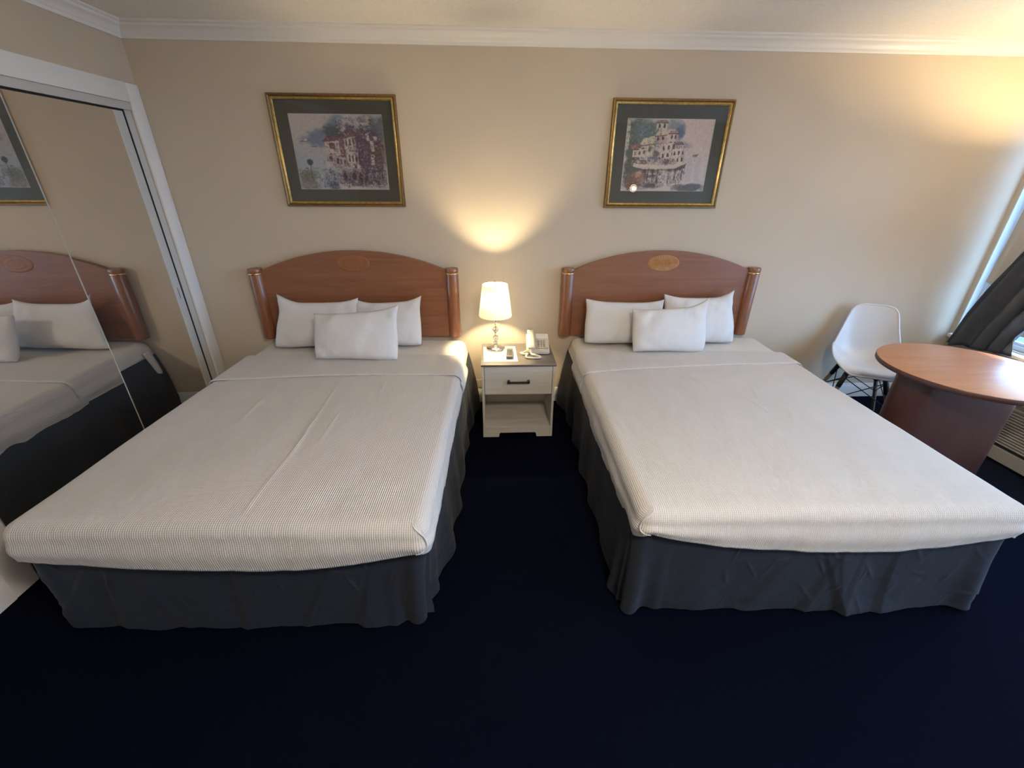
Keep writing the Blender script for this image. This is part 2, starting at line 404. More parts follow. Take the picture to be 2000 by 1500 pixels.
# ------------------------------------------------------------------ headboards
def headboard(loc, label, inlay_mat, inlay_label):
    t = thing('headboard', label, 'headboard', loc, 0, 'matching arched cherry headboards')
    hw, zb, ze, zp = .645, .585, 1.074, 1.208
    h = zp - ze; rad = (hw * hw + h * h) / (2 * h); cz = zp - rad; a0 = math.asin(hw / rad)
    poly = [(-hw, zb), (hw, zb)]
    for i in range(41):
        a = a0 - 2 * a0 * i / 40
        poly.append((rad * math.sin(a), cz + rad * math.cos(a)))
    bm = bmesh.new(); prism(bm, poly, 'y', -.052, -.020)
    es = [e for e in bm.edges if all(abs(v.co.y + .052) < 1e-5 for v in e.verts)]
    bmesh.ops.bevel(bm, geom=es, offset=.004, segments=2, affect='EDGES')
    obj('panel', bm, 'wood', t, autosmooth=35)
    # shell medallion: an oval of fluted rays
    bm = bmesh.new()
    A, Bz, zc = .113, .057, 1.123
    nr, nt = 14, 144
    c = bm.verts.new((0, -.0545, zc)); prev = None; rings = []
    for i in range(1, nr + 1):
        f = i / nr
        ring = []
        for j in range(nt):
            th = 2 * PI * j / nt
            fl = (.0016 if inlay_mat == 'inlay' else .0005) * abs(math.sin(th * 18)) * min(1, f * 3) * (1 if f < .97 else .2)
            sc = .0008 * abs(math.sin(f * PI * 3))
            y = -.0535 - fl - sc - .001 * (1 - f)
            if i == nr: y = -.052
            k = 1 + (.018 * abs(math.sin(th * 18)) if f > .85 else 0)
            ring.append(bm.verts.new((A * f * k * math.cos(th), y, zc + Bz * f * k * math.sin(th))))
        rings.append(ring)
    for j in range(nt): bm.faces.new((c, rings[0][(j + 1) % nt], rings[0][j]))
    for a, b in zip(rings[:-1], rings[1:]):
        for j in range(nt): bm.faces.new((a[j], a[(j + 1) % nt], b[(j + 1) % nt], b[j]))
    md = obj('shell_medallion', bm, inlay_mat, t, smooth=False); md['label'] = inlay_label
    for s in (-1, 1):
        cx = s * .681
        bm = bmesh.new()
        r = .044
        prof = [(0, .583), (r * .8, .583), (r, .590), (r, 1.046), (r * .985, 1.048), (r * .985, 1.060), (r, 1.062), (r * 1.02, 1.066), (r * 1.02, 1.084), (r * .96, 1.090), (0, 1.090)]
        lathe(bm, prof, 40, cx, -.0475, 1., 1.)
        po = obj('post', bm, 'woodz', t, autosmooth=50)
        bm = bmesh.new(); lathe(bm, [(r * .98, 1.049), (r + .002, 1.050), (r + .003, 1.0545), (r + .002, 1.059), (r * .98, 1.060)], 40, cx, -.0475)
        rg = obj('brass_ring', bm, 'brass', po, smooth=True); rg['label'] = 'thin polished brass ring'
    return t
headboard((.7265, 0, 0), 'cherry headboard with a dull shell oval, beside the mirrored closet', 'inlay_dull', 'dull brown shell medallion')
headboard((2.9205, 0, 0), 'cherry headboard with a golden shell oval, near the white chair', 'inlay', 'golden shell medallion')

# ------------------------------------------------------------------ beds
TOPZ = .560
def drape(hw, y0, y1, top, r, hem, foot=True, ns=150, nt=150, ne=26, seedv=0., wr=.004, skew=0., out=0., crown=.012, bulge=.012, creases=()):
    """Cloth over a mattress: flat top from y0 (head) to y1 (foot), rounded over sides (and foot), hanging to hem(side, t)."""
    fx = hw - r
    Lt = (y0 - (y1 + r)) if foot else (y0 - y1)
    def level(e, drop):   # e: arc distance past the flat -> outset, fall
        q = r * PI / 2
        if e <= q: a = e / r; return r * math.sin(a), r * (1 - math.cos(a))
        f = (e - q) / max(1e-6, drop - q)
        return r + bulge * math.sin(min(1, max(0, f)) * PI) ** 2, r + (e - q)
    us = [('s', -1, k / ne) for k in range(ne, 0, -1)] + [('f', -1 + 2 * i / ns, 0) for i in range(ns + 1)] + [('s', 1, k / ne) for k in range(1, ne + 1)]
    vs = [('f', i / nt, 0) for i in range(nt + 1)] + ([('s', 1, k / ne) for k in range(1, ne + 1)] if foot else [])
    V = []; UV = []
    for (kv, v, fv) in vs:
        for (ku, u, fu) in us:
            f = max(fu, fv)
            X = u * fx
            Yb = y0 - v * Lt
            if f == 0:
                yy = Yb + skew * (X / hw) * ((1 - v) if foot else v)
                cz_ = 0.
                for (ax, ay, bx, by, wd, am) in creases:
                    ll = math.hypot(bx - ax, by - ay); t_ = ((X - ax) * (bx - ax) + (yy - ay) * (by - ay)) / ll; q_ = abs(-(X - ax) * (by - ay) + (yy - ay) * (bx - ax)) / ll
                    if -.03 < t_ < ll + .03 and q_ < 3 * wd: cz_ += am * math.exp(-(q_ / wd) ** 2) * min(1, (t_ + .03) / .06, (ll + .03 - t_) / .06)
                z = cz_ + top + crown * (1 - u * u) * (1 if not foot else (1 - max(0, v - .9) * 8 * .9)) + wr * fbm(X * 2.3 + seedv, yy * 2.1, seedv) + .35 * wr * fbm(X * 9, yy * 3 + seedv)
                V.append((X, yy, z)); UV.append((X, yy)); continue
            th = 0.
            if fu > 0 and fv > 0:
                wq = (fv / (2 * f)) if fu >= fv else 1 - fu / (2 * f)
                th = wq * PI / 2
            elif fv > 0: th = PI / 2
            # total hanging length here
            s = u
            if th <= 1e-6: drop = hem('side', s, v)
            elif th >= PI / 2 - 1e-6: drop = hem('foot', u, 1)
            else:
                a_ = hem('side', s, 1); b_ = hem('foot', s, 1); drop = a_ + (b_ - a_) * th / (PI / 2)
            e = f * drop
            o, d = level(e, drop)
            sg = 1 if u > 0 else -1
            nx, ny = (sg * math.cos(th), -math.sin(th))
            if th >= PI / 2 - 1e-6: nx = 0
            yy = Yb + skew * (X / hw) * ((1 - v) if foot else v)
            edge = crown * (1 - u * u) * (1 if fv == 0 else .28) if fu == 0 else 0
            nzv = wr * fbm(X * 2.3 + seedv, yy * 2.1, seedv) + .35 * wr * fbm(X * 9, yy * 3 + seedv)
            px = X + nx * o; py = yy + ny * o; pz = top + edge + nzv * max(0, 1 - d / r) - d
            k = wr * 1.2 * fbm(px * 5 + seedv, py * 5, pz * 5 + seedv) * min(1, d / .05)
            V.append((px + nx * k, py + ny * k, pz))
            if 0 < th < PI / 2:
                if th > PI / 4: cu, cv = X + sg * r * (PI / 2 - th), yy - e
                else: cu, cv = X + sg * e, yy - r * th
            else: cu = X + (sg * e if fu > 0 else 0); cv = yy - (e if fv > 0 else 0)
            UV.append((cu, cv))
    W = len(us); Hh = len(vs); F = []
    for j in range(Hh - 1):
        for i in range(W - 1):
            a = j * W + i
            F.append((a, a + 1, a + W + 1, a + W))
    return V, F, UV
def skirt_mesh(hw, y1, ztop, seedv, flare, rcL=.05, rcR=.05, cfL=0., cfR=0.):
    """Gathered valance round three sides: (path parameter, height)."""
    n = 300; nc = 40
    def outline(rcL, rcR):        # (x, y, nx, ny, kind)
        path = []
        for i in range(n + 1): path.append((-hw, -.035 + (y1 + rcL + .035) * i / n, -1, 0, 'L'))
        for i in range(1, nc):
            a = PI + (PI / 2) * i / nc
            path.append((-hw + rcL + rcL * math.cos(a), y1 + rcL + rcL * math.sin(a), math.cos(a), math.sin(a), 'F'))
        for i in range(n + 1): path.append((-hw + rcL + (2 * hw - rcL - rcR) * i / n, y1, 0, -1, 'F'))
        for i in range(1, nc):
            a = -PI / 2 + (PI / 2) * i / nc
            path.append((hw - rcR + rcR * math.cos(a), y1 + rcR + rcR * math.sin(a), math.cos(a), math.sin(a), 'F'))
        for i in range(n + 1): path.append((hw, y1 + rcR + (-.035 - y1 - rcR) * i / n, 1, 0, 'R'))
        return path
    pa, pb = outline(.05, .05), outline(rcL, rcR)
    path = pb
    rs = random.Random(int(seedv * 100))
    creases = []
    for _ in range(34):
        x = rs.uniform(-hw, hw); f = rs.uniform(.12, .9); a = rs.choice((rs.uniform(50, 80), rs.uniform(100, 130), rs.uniform(-25, 25)))
        creases.append((x, f * ztop, math.cos(R(a)), math.sin(R(a)), rs.uniform(.03, .085), rs.uniform(.004, .008), rs.uniform(.0025, .006)))
    folds = [(rs.uniform(-hw * .9, hw * .9), rs.uniform(.18, .34), rs.uniform(-.22, .22), rs.uniform(.010, .020)) for _ in range(6)]
    nz = 54; V = []
    for k in range(nz + 1):
        f = k / nz
        s = 0; prev = None
        for (xa, ya, _a, _b, _c), (xb, yb, nx, ny, kind) in zip(pa, pb):
            x, y = xa + (xb - xa) * f, ya + (yb - ya) * f
            if prev is not None: s += math.hypot(x - prev[0], y - prev[1])
            prev = (x, y)
            ca = max(0, 1 - abs(abs(x) - hw) / .16) * max(0, 1 - abs(y - y1) / .24)        # near a foot corner
            cf = (cfL if x < 0 else cfR) * max(0, 1 - abs(abs(x) - hw) / .30) * max(0, 1 - abs(y - y1) / .45)
            side = kind in 'LR'
            hd = max(0, 1 - abs(y + .10) / .35) if side else 0
            amp = (.017 if side else .006) * (.15 + f ** 1.2)
            fold = math.sin(s * 21 + 2.2 * noise.noise((s * 2.1, seedv, 0))) * (.4 + .9 * abs(noise.noise((s * 1.7, seedv + 5, 0))))
            cr = fbm(s * 4.2, f * 2.2 + seedv, seedv, 4)
            out = flare * (f ** .75) if side else 0.
            out += .045 * hd * math.sin(min(1, f * 1.4) * PI * .5)
            out += amp * fold + (.010 if side else .008) * cr * f ** .8
            out += ca * f * (.030 * math.sin(s * 46 + seedv) + .008) 
            if kind == 'F':
                zz = f * ztop
                for (cx, cz, c, sn, ln, wd, am) in creases:
                    dx, dz = x - cx, zz - cz
                    t = dx * c + dz * sn; q = -dx * sn + dz * c
                    if abs(q) < wd * 3 and abs(t) < ln: out += am * math.exp(-(q / wd) ** 2) * (1 - (t / ln) ** 2) ** 1.5
                for (fx, w_, sl, am) in folds:       # broad soft folds that open toward the hem, each with one sharp side
                    d = (x - fx - sl * f) / (w_ * (.25 + f * .75))
                    if 0 < d < 1: out += am * f * (1 - d) ** 1.3
                    elif -.12 < d <= 0: out += am * f * (1 + d / .12)
            z = ztop - f * (ztop - .006) + (.010 * noise.noise((s * 3, seedv, 9)) + .007 * noise.noise((s * 9, seedv, 4)) + .010) * (f ** 6)
            V.append((x + nx * out + (cf * f ** .8 if x > 0 else -cf * f ** .8), y + ny * out, max(z, .003)))
    W = len(path); F = []
    for k in range(nz):
        for i in range(W - 1):
            a = k * W + i; F.append((a, a + W, a + W + 1, a + 1))
    return V, F
def bed(loc, rz, side, seedv, hemfoot, labels, cuff_y, skew):
    t = thing('bed', labels[0], 'bed', loc, rz, 'double beds')
    hw = .728
    # box spring and its legs are under the valance; the mattress wears a white fitted sheet
    obj('box_spring', B(-hw + .03, hw - .03, -1.92, -.05, .16, .378, .03, 3), 'skirt', t, smooth=False)
    for sx in (-1, 1):
        for yy in (-.18, -1.80):
            bm = bmesh.new(); lathe(bm, [(0, 0), (.022, 0), (.028, .16), (0, .16)], 16, sx * (hw - .14), yy); obj('leg', bm, 'blackplastic', t, autosmooth=40)
    # rounded mattress
    V, F, UV = drape(hw, -.075, -1.945, TOPZ, .055, lambda a, s, v: .17, True, 60, 60, 14, seedv + 3, .003, 0, crown=.012, bulge=.010)
    # close the head end with a rounded drop as well
    me = raw('mattress', V, F, 'sheet', t, True, UV); me['label'] = 'mattress in a smooth white sheet'
    bm = bmesh.new(); bm.from_mesh(me.data)
    W = 2 * 14 + 61
    bm.verts.ensure_lookup_table()
    prev = [bm.verts[i] for i in range(W)]
    for q in range(1, 9):
        a = q / 6 * PI / 2 if q <= 6 else PI / 2
        r = .045
        row = []
        for i in range(W):
            p = bm.verts[i].co
            z = p.z - r * (1 - math.cos(a)) - (.05 * (q - 6) if q > 6 else 0)
            row.append((p.x * (1 - .012 * math.sin(a)), p.y + r * math.sin(a), min(max(z, .39), p.z)))
        new = [bm.verts.new(c) for c in row]
        for i in range(W - 1): bm.faces.new((prev[i], new[i], new[i + 1], prev[i + 1]))
        prev = new
        bm.verts.ensure_lookup_table()
    bmesh.ops.recalc_face_normals(bm, faces=bm.faces[:])
    for f in bm.faces: f.smooth = True
    bm.to_mesh(me.data); bm.free()
    if side < 0:   # a loose corner of the sheet hangs at the closet side by the head
        V = []; F = []
        n = 14
        for i in range(n + 1):
            f = i / n
            for j in range(4):
                g = j / 3
                V.append((-hw - .018 - .028 * math.sin(f * PI * .55) - .004 * math.sin(g * PI), -.16 + .075 * g * (1 - .45 * f) + .05 * f, .50 - .245 * f))
        for i in range(n):
            for j in range(3): a = i * 4 + j; F.append((a, a + 1, a + 5, a + 4))
        o = raw('sheet_corner', V, F, 'sheet', me, True)
        md = o.modifiers.new('thick', 'SOLIDIFY'); md.thickness = .006; md.offset = 0
    # bedspread
    sp = thing('bedspread', labels[1], 'bedspread', loc, rz, 'waffle bedspreads')
    def hem(kind, s, v):
        if kind == 'side':
            return .205 + .012 * math.sin(v * 7 + s + seedv) - .05 * max(0, v - .8) * 5 * .55
        return hemfoot(s)
    V, F, UV = drape(.742, cuff_y + .05, -1.985, TOPZ + .006, .050, hem, True, 240, 200, 30, seedv, .0045, skew, crown=.014, bulge=.010, creases=CREASES[side])
    cov = raw('cover', V, F, 'waffle', sp, True, UV)
    md = cov.modifiers.new('thick', 'SOLIDIFY'); md.thickness = .007; md.offset = 1
    # turned-down cuff
    def hem2(kind, s, v): return .200 - .012 * v
    V, F, UV = drape(.749, -.405, cuff_y, TOPZ + .017, .052, hem2, False, 150, 40, 26, seedv + 1.3, .004, skew, crown=.014, bulge=.014)
    Wd = 2 * 26 + 151
    # roll the foot-ward edge under
    last = V[-Wd:]
    uvl = UV[-Wd:]
    for q in range(1, 6):
        a = q / 5 * PI
        for p, u in zip(last, uvl):
            ax = abs(p[0])
            ny = -.006 * math.sin(a); dn = .0055 * (1 - math.cos(a))
            onside = 1 if p[2] < TOPZ - .03 else 0
            if onside: V.append((p[0] - math.copysign(dn, p[0]), p[1] + ny, p[2]))
            else: V.append((p[0], p[1] + ny, p[2] - dn))
            UV.append((u[0], u[1] + ny))
        b0 = len(V) - 2 * Wd
        for i in range(Wd - 1): F.append((b0 + i, b0 + i + 1, b0 + Wd + i + 1, b0 + Wd + i))
    cuff = raw('turned_down_cuff', V, F, 'waffle_cuff', sp, True, UV)
    # pleat folded over the corner of the foot that faces the aisle
    s = 1 if side < 0 else -1
    bm = bmesh.new()
    pts = []
    P = []
    hd_ = (.05 + hemfoot(s) - .0785) / .127
    for phi, d in ((-6, .003), (4, .008), (16, .016), (30, .030), (41, .050), (46, .074), (45, .096), (38, .112), (24, .121), (6, .125)):
        d *= hd_
        o_ = math.sqrt(max(0, .05 ** 2 - (.05 - d) ** 2)) if d < .05 else .05 + .008 * math.sin(min(1, (d - .05) / (.075 * hd_)) * PI) ** 2
        o_ += .0085
        P.append((s * (.692 + o_ * math.sin(R(phi))), -1.935 - o_ * math.cos(R(phi)), TOPZ + .009 - d))
    def cat(P, k=6):
        o = []
        for i in range(len(P) - 1):
            p0, p1, p2, p3 = [Vector(P[max(0, min(len(P) - 1, i + d))]) for d in (-1, 0, 1, 2)]
            for j in range(k):
                u = j / k
                o.append(.5 * ((2 * p1) + (p2 - p0) * u + (2 * p0 - 5 * p1 + 4 * p2 - p3) * u * u + (3 * p1 - p0 - 3 * p2 + p3) * u ** 3))
        o.append(Vector(P[-1])); return o
    cp = cat(P)
    tube(bm, cp, [.0006 + .0026 * math.sin(PI * min(1, .05 + .93 * i / (len(cp) - 1))) for i in range(len(cp))], 8)
    obj('corner_pleat', bm, 'waffle', sp, smooth=True)
    # valance
    V, F = skirt_mesh(.738, -1.948, .455, seedv * 3 + 1, .028, .19, .05, .13, -.08) if side < 0 else skirt_mesh(.738, -1.958, .455, seedv * 3 + 1, .020, .05, .06, .0, .075)
    sk = raw('bed_skirt', V, F, 'skirt', None, True)
    sk.location = loc; sk.rotation_euler = (0, 0, rz)
    tag(sk, labels[2], 'bed skirt', 'charcoal bed skirts')
    md = sk.modifiers.new('thick', 'SOLIDIFY'); md.thickness = .003; md.offset = -1
    return t
CREASES = {-1: [(.052, -.86, .075, -1.25, .006, .003), (.075, -1.25, .090, -1.56, .009, .0048), (.090, -1.56, .080, -1.90, .008, .0032), (.17, -1.20, .178, -1.46, .007, .003), (-.30, -1.00, -.28, -1.30, .012, .003), (.31, -.82, .33, -1.02, .012, .003)],
           1: [(.20, -.95, .16, -1.12, .010, .003), (.10, -1.10, .13, -1.26, .010, .003), (.26, -1.22, .20, -1.36, .010, .003), (-.10, -.80, -.06, -.95, .012, .0025)]}
def hemL(u): return .230 - .080 * max(0, u) ** 2 - .060 * max(0, -u) ** 3 + .012 * math.sin(u * 3)
def hemR(u): return .228 - .108 * max(0, -u) ** 2.2 - .068 * max(0, u) ** 2.5 + .004 * math.sin(u * 5)
bed((.765, 0, 0), R(-1.5), -1, 1.7, hemL,
    ('double bed beside the mirrored closet with smooth cream sheet showing', 'white waffle bedspread on the bed beside the mirrored closet', 'charcoal bed skirt hanging under the bed beside the mirrored closet'), -.748, .040)
bed((3.018, 0, 0), R(-1.5), 1, 6.3, hemR,
    ('double bed between the nightstand and the round table', 'white waffle bedspread on the bed next to the round table', 'charcoal bed skirt hanging under the bed next to the round table'), -.660, .078)

# ------------------------------------------------------------------ pillows
def pillow(label, pos, w, h, th, lean, yaw, roll, seedv, ears=(0, 0, 0, 0), dx=(0, 0, 0, 0), dz=(0, 0, 0, 0), group='white bed pillows'):
    """pos: middle of the bottom edge; lean: degrees back from upright; ears: outward pull of (TL, TR, BL, BR) corners."""
    ears = (ears[0], ears[1], ears[2] - .014, ears[3] - .014)
    nu, nv = 64, 48; V = []; F = []
    a, b = w / 2, h / 2
    for side in (1, -1):
        for j in range(nv + 1):
            v = -1 + 2 * j / nv
            for i in range(nu + 1):
                u = -1 + 2 * i / nu
                x = a * u * (1 + (.004 if v < 0 else .004 - .045 * v) * (1 - v * v) * abs(u) ** 1.5)
                z = b * v * (1 - .055 * (1 - u * u) * abs(v) ** 1.5)
                e = max(0, 1 - u * u) * max(0, 1 - v * v)
                y = -side * th / 2 * e ** .40 * (1 - .16 * v)
                wq4 = ((1 - u) * (1 + v) / 4, (1 + u) * (1 + v) / 4, (1 - u) * (1 - v) / 4, (1 + u) * (1 - v) / 4)
                x += sum(p * q for p, q in zip(dx, wq4)); z += sum(p * q for p, q in zip(dz, wq4))
                # corners drawn out into points
                for q, (cu, cv) in enumerate(((-1, 1), (1, 1), (-1, -1), (1, -1))):
                    d = math.hypot(u - cu, v - cv)
                    g = max(0, 1 - d / .55) ** 2
                    x += cu * ears[q] * g * .35; z += cv * ears[q] * g
                # wrinkles, stronger toward the corners and the lower edge
                rr = abs(u * v)
                wq = (.30 + 1.0 * rr) * e ** .25
                y += side * .0130 * wq * fbm(x * 9 + seedv, z * 9 - x * 5, seedv + side, 3)
                y += side * .0105 * wq * math.sin((x * (1 if u * v > 0 else -1) + z) * 42 + seedv) * rr
                y += side * .016 * e ** .3 * noise.noise((x * 3.5 + seedv, z * 3.5, side * 2.))
                V.append((x, y, z + b))
    W = nu + 1; half = W * (nv + 1)
    for j in range(nv):
        for i in range(nu):
            q = j * W + i
            F.append((q, q + 1, q + W + 1, q + W)); q += half
            F.append((q, q + W, q + W + 1, q + 1))
    me = bpy.data.meshes.new('pillow'); me.from_pydata(V, [], F); me.update()
    bm = bmesh.new(); bm.from_mesh(me)
    bmesh.ops.remove_doubles(bm, verts=bm.verts[:], dist=.0004)
    bmesh.ops.recalc_face_normals(bm, faces=bm.faces[:])
    bm.to_mesh(me); bm.free()
    o = link('pillow', me, 'pillow', None, True)
    o.location = pos; o.rotation_euler = (R(-lean), R(roll), R(yaw))
    tag(o, label, 'pillow', group)
    return o
pz = TOPZ + .020
pillow('back left pillow on the bed beside the closet, tall peaked corner', (.452, -.250, pz), .560, .318, .15, 17, 0, -2.0, 1.1, (.060, .022, 0, 0), (.060, .030, -.012, .030), (.006, -.008, 0, 0))
pillow('back right pillow on the bed beside the closet, against the headboard', (.962, -.245, pz), .475, .325, .15, 17, 0, 1.0, 4.2, (.025, .030, 0, 0), (.01, -.022, 0, -.015), (-.022, .004, 0, 0))
pillow('front middle pillow leaning on two others, bed beside the closet', (.806, -.512, pz + .004), .565, .345, .16, 22, -2, .6, 7.9, (.005, .022, .008, .0), (.006, -.020, .012, -.018), (-.050, .0, 0, -.006))
pillow('back left pillow on the bed by the table, nearest the telephone', (2.635, -.245, pz), .550, .308, .15, 17, 0, .5, 2.6, (.015, .018, 0, 0), (.0, .012, -.008, 0), (.004, -.004, 0, 0))
pillow('back right pillow on the bed by the table, pointed corner raised', (3.190, -.240, pz), .535, .332, .15, 17, 0, 1.5, 8.8, (.02, .050, 0, 0), (0, -.040, 0, .004), (0, .008, 0, 0))
pillow('front middle pillow leaning on two others, bed by the table', (2.900, -.430, pz + .004), .500, .318, .16, 20, 1.0, 2.5, 5.5, (.004, .052, .015, .0), (-.018, .004, 0, 0), (-.034, .016, 0, 0))

# ------------------------------------------------------------------ nightstand
ns = thing('nightstand', 'whitewashed nightstand with one drawer between the two beds', 'nightstand', (1.860, -.155, 0))
X0, X1, D = -.245, .245, -.392     # local: back at y 0, front at D
obj('top', B(-.250, .250, D - .010, .004, .545, .560, .003, 2), 'nighttop', ns)
for s in (-1, 1):
    bm = bmesh.new()
    box(bm, s * .245 - (.016 if s > 0 else 0), s * .245 + (.016 if s < 0 else 0), D, 0, 0, .545, .0015, 1)
    obj('side_panel', bm, 'whitewash', ns)
obj('back_panel', B(-.229, .229, -.014, -.004, .05, .545), 'whitewash', ns)
df = obj('drawer_front', B(-.2265, .2265, D - .001, D + .016, .337, .541, .002, 1), 'whitewash', ns)
obj('drawer_box', B(-.215, .215, D + .018, -.02, .350, .53), 'whitewash', df)
bm = bmesh.new()
hy = D - .001
box(bm, -.074, .074, hy - .028, hy - .018, .430, .443, .003, 2)
for s in (-1, 1):
    box(bm, s * .066 - .009, s * .066 + .009, hy - .028, hy, .429, .447, .003, 2)
hn = obj('handle', bm, 'blackmetal', df); hn['label'] = 'black bar handle'
obj('shelf', B(-.229, .229, D + .002, -.014, .066, .082, .001, 1), 'whitewash', ns)
bm = bmesh.new()
prism(bm, [(-.245, 0), (-.134, 0), (-.128, .030), (-.120, .034), (.120, .034), (.128, .030), (.134, 0), (.245, 0), (.245, .080), (-.245, .080)], 'y', D - .003, D + .013)
obj('plinth', bm, 'whitewash', ns)

# ------------------------------------------------------------------ table lamp
LX, LY, LZ = 1.711, -.262, .5622
lp = thing('table_lamp', 'lit crystal table lamp with cream shade on the nightstand', 'lamp', (LX, LY, LZ))
bm = bmesh.new(); lathe(bm, [(0, 0), (.064, 0), (.067, .003), (.067, .010), (.063, .015), (.045, .021), (.020, .027), (.012, .032), (.009, .040), (0, .040)], 48)
obj('base', bm, 'chrome', lp, autosmooth=40)
st = bmesh.new(); lathe(st, [(.0035, .038), (.0035, .228), (.006, .230), (.006, .284), (.011, .289), (.011, .332), (0, .332)], 20)
stem = obj('stem', st, 'chrome', lp, autosmooth=40)
for zc, rr in ((.045, .0150), (.083, .0205), (.143, .0215), (.203, .0205)):
    bm = bmesh.new()
    bmesh.ops.create_uvsphere(bm, u_segments=32, v_segments=20, radius=rr)
    bmesh.ops.translate(bm, verts=bm.verts[:], vec=(0, 0, zc))
    b_ = obj('crystal_ball', bm, 'crystal', stem, smooth=True)
for zc in (.0615, .113, .173, .2265):
    bm = bmesh.new(); lathe(bm, [(.004, zc - .004), (.010, zc - .0025), (.011, zc), (.010, zc + .0025), (.004, zc + .004)], 24); obj('collar', bm, 'chrome', stem, smooth=True)
ZB, ZT, RB, RT = .243, .458, .113, .085
bm = bmesh.new(); nn = 96
ring = []
for k, (z, r) in enumerate([(ZB, RB), (ZB + .004, RB), (ZB + .07, RB + (RT - RB) * .32), (ZB + .15, RB + (RT - RB) * .68), (ZT - .004, RT), (ZT, RT)]):
    ring.append([bm.verts.new(((r + .0010 * math.cos(j * 24 * 2 * PI / nn)) * math.cos(2 * PI * j / nn), (r + .0010 * math.cos(j * 24 * 2 * PI / nn)) * math.sin(2 * PI * j / nn), z)) for j in range(nn)])
for a, b in zip(ring[:-1], ring[1:]):
    for j in range(nn): bm.faces.new((a[j], a[(j + 1) % nn], b[(j + 1) % nn], b[j]))
obj('lamp_shade', bm, 'shade', lp, smooth=True)
bm = bmesh.new()
for k in range(3):
    a = k * 2 * PI / 3 + .5
    tube(bm, [(0, 0, ZT - .012), (RT * .97 * math.cos(a), RT * .97 * math.sin(a), ZT - .002)], .0016, 6)
lathe(bm, [(0, ZT - .013), (.012, ZT - .012), (.012, ZT - .009), (.005, ZT - .004), (.004, ZT + .006), (.010, ZT + .012), (.011, ZT + .019), (.006, ZT + .026), (0, ZT + .029)], 20)
obj('finial', bm, 'chrome', lp, autosmooth=40)
bm = bmesh.new(); tube(bm, [(math.cos(a) * .042, 0, .316 + .065 + .065 * math.sin(a)) for a in [R(-60 + 300 * i / 20) for i in range(-3, 18)]], .0014, 6)
obj('harp', bm, 'chrome', lp, smooth=True)
bm = bmesh.new(); lathe(bm, [(0, .332), (.0075, .333), (.0145, .344), (.0170, .356), (.0145, .368), (.0075, .377), (0, .379)], 24)
obj('light_bulb', bm, 'bulb', lp, smooth=True)

# ------------------------------------------------------------------ paper, remote, telephone, cord
m, nt, out = new_mat('printed_notice_paper')
p = N(nt, 'ShaderNodeBsdfPrincipled'); p.inputs['Roughness'].default_value = .8
tc = N(nt, 'ShaderNodeTexCoord'); sx = N(nt, 'ShaderNodeSeparateXYZ'); L(nt, tc.outputs['Object'], sx.inputs[0])
nz = N(nt, 'ShaderNodeTexNoise'); nz.inputs['Scale'].default_value = 1.; mpp = N(nt, 'ShaderNodeMapping'); mpp.inputs['Scale'].default_value = (45, 95, 1)
L(nt, tc.outputs['Object'], mpp.inputs[0]); L(nt, mpp.outputs[0], nz.inputs['Vector'])
cr = N(nt, 'ShaderNodeValToRGB'); cr.color_ramp.elements[0].position = .5; cr.color_ramp.elements[1].position = .68
cr.color_ramp.elements[0].color = (.64, .61, .53, 1); cr.color_ramp.elements[1].color = (.50, .48, .40, 1)
L(nt, nz.outputs['Fac'], cr.inputs['Fac']); L(nt, cr.outputs['Color'], p.inputs['Base Color']); L(nt, p.outputs['BSDF'], out.inputs['Surface'])
M['notice'] = m
pp = obj('paper_sheet', B(-.114, .114, -.142, .142, 0, .0012), 'notice', None, loc=(1.7405, -.362, .5605)); pp.rotation_euler = (0, 0, R(1.5))
tag(pp, 'cream printed sheet lying under the lamp on the nightstand', 'paper')
rm = thing('remote_control', 'charcoal remote control lying on the cream sheet', 'remote control', (1.806, -.385, .5622), R(-3))
bm = bmesh.new(); box(bm, -.022, .022, -.080, .080, 0, .020, .005, 3); obj('casing', bm, 'remote', rm, autosmooth=40)
bm = bmesh.new()
for i in range(3):
    for j in range(6): box(bm, -.014 + i * .0105, -.0065 + i * .0105, -.055 + j * .017, -.045 + j * .017, .0195, .0215, .0008, 1)
obj('buttons', bm, 'blackplastic', rm)
ph = thing('telephone', 'ivory desk telephone with coiled cord on the nightstand', 'telephone', (2.002, -.385, .5605), R(-3))
bm = bmesh.new()
prism(bm, [(0, .004), (0, .030), (.010, .034), (.130, .070), (.195, .088), (.205, .084), (.205, .004)], 'x', -.078, .080)
bmesh.ops.bevel(bm, geom=bm.edges[:], offset=.005, segments=2, affect='EDGES')
for sx_ in (-.06, .06):
    for sy_ in (.02, .185): lathe(bm, [(0, 0), (.006, 0), (.006, .006), (0, .006)], 10, sx_, sy_)
obj('body', bm, 'beige', ph, autosmooth=35)
slope = math.atan2(.054, .185)
fm = Matrix.Translation((0, .010, .035)) @ Matrix.Rotation(slope, 4, 'X')
kb = bmesh.new()
for j in range(4):
    for i in range(3):
        box(kb, .000 + i * .019, .014 + i * .019, .032 + j * .020, .045 + j * .020, -.002, .0045, .0015, 1, mtx=fm)
o = obj('keypad', kb, 'beigedark', ph); o['label'] = 'grey number keys'
kb = bmesh.new()
for i in range(6): box(kb, -.012 + i * .0145, -.001 + i * .0145, .008, .018, -.002, .004, .001, 1, mtx=fm)
o = obj('memory_keys', kb, 'beigedark', ph); o['label'] = 'row of small dark keys'
o = obj('faceplate', B(-.012, .076, .124 + .01, .186, -.002, .002, .001, 1, mtx=fm), 'ivory', ph)
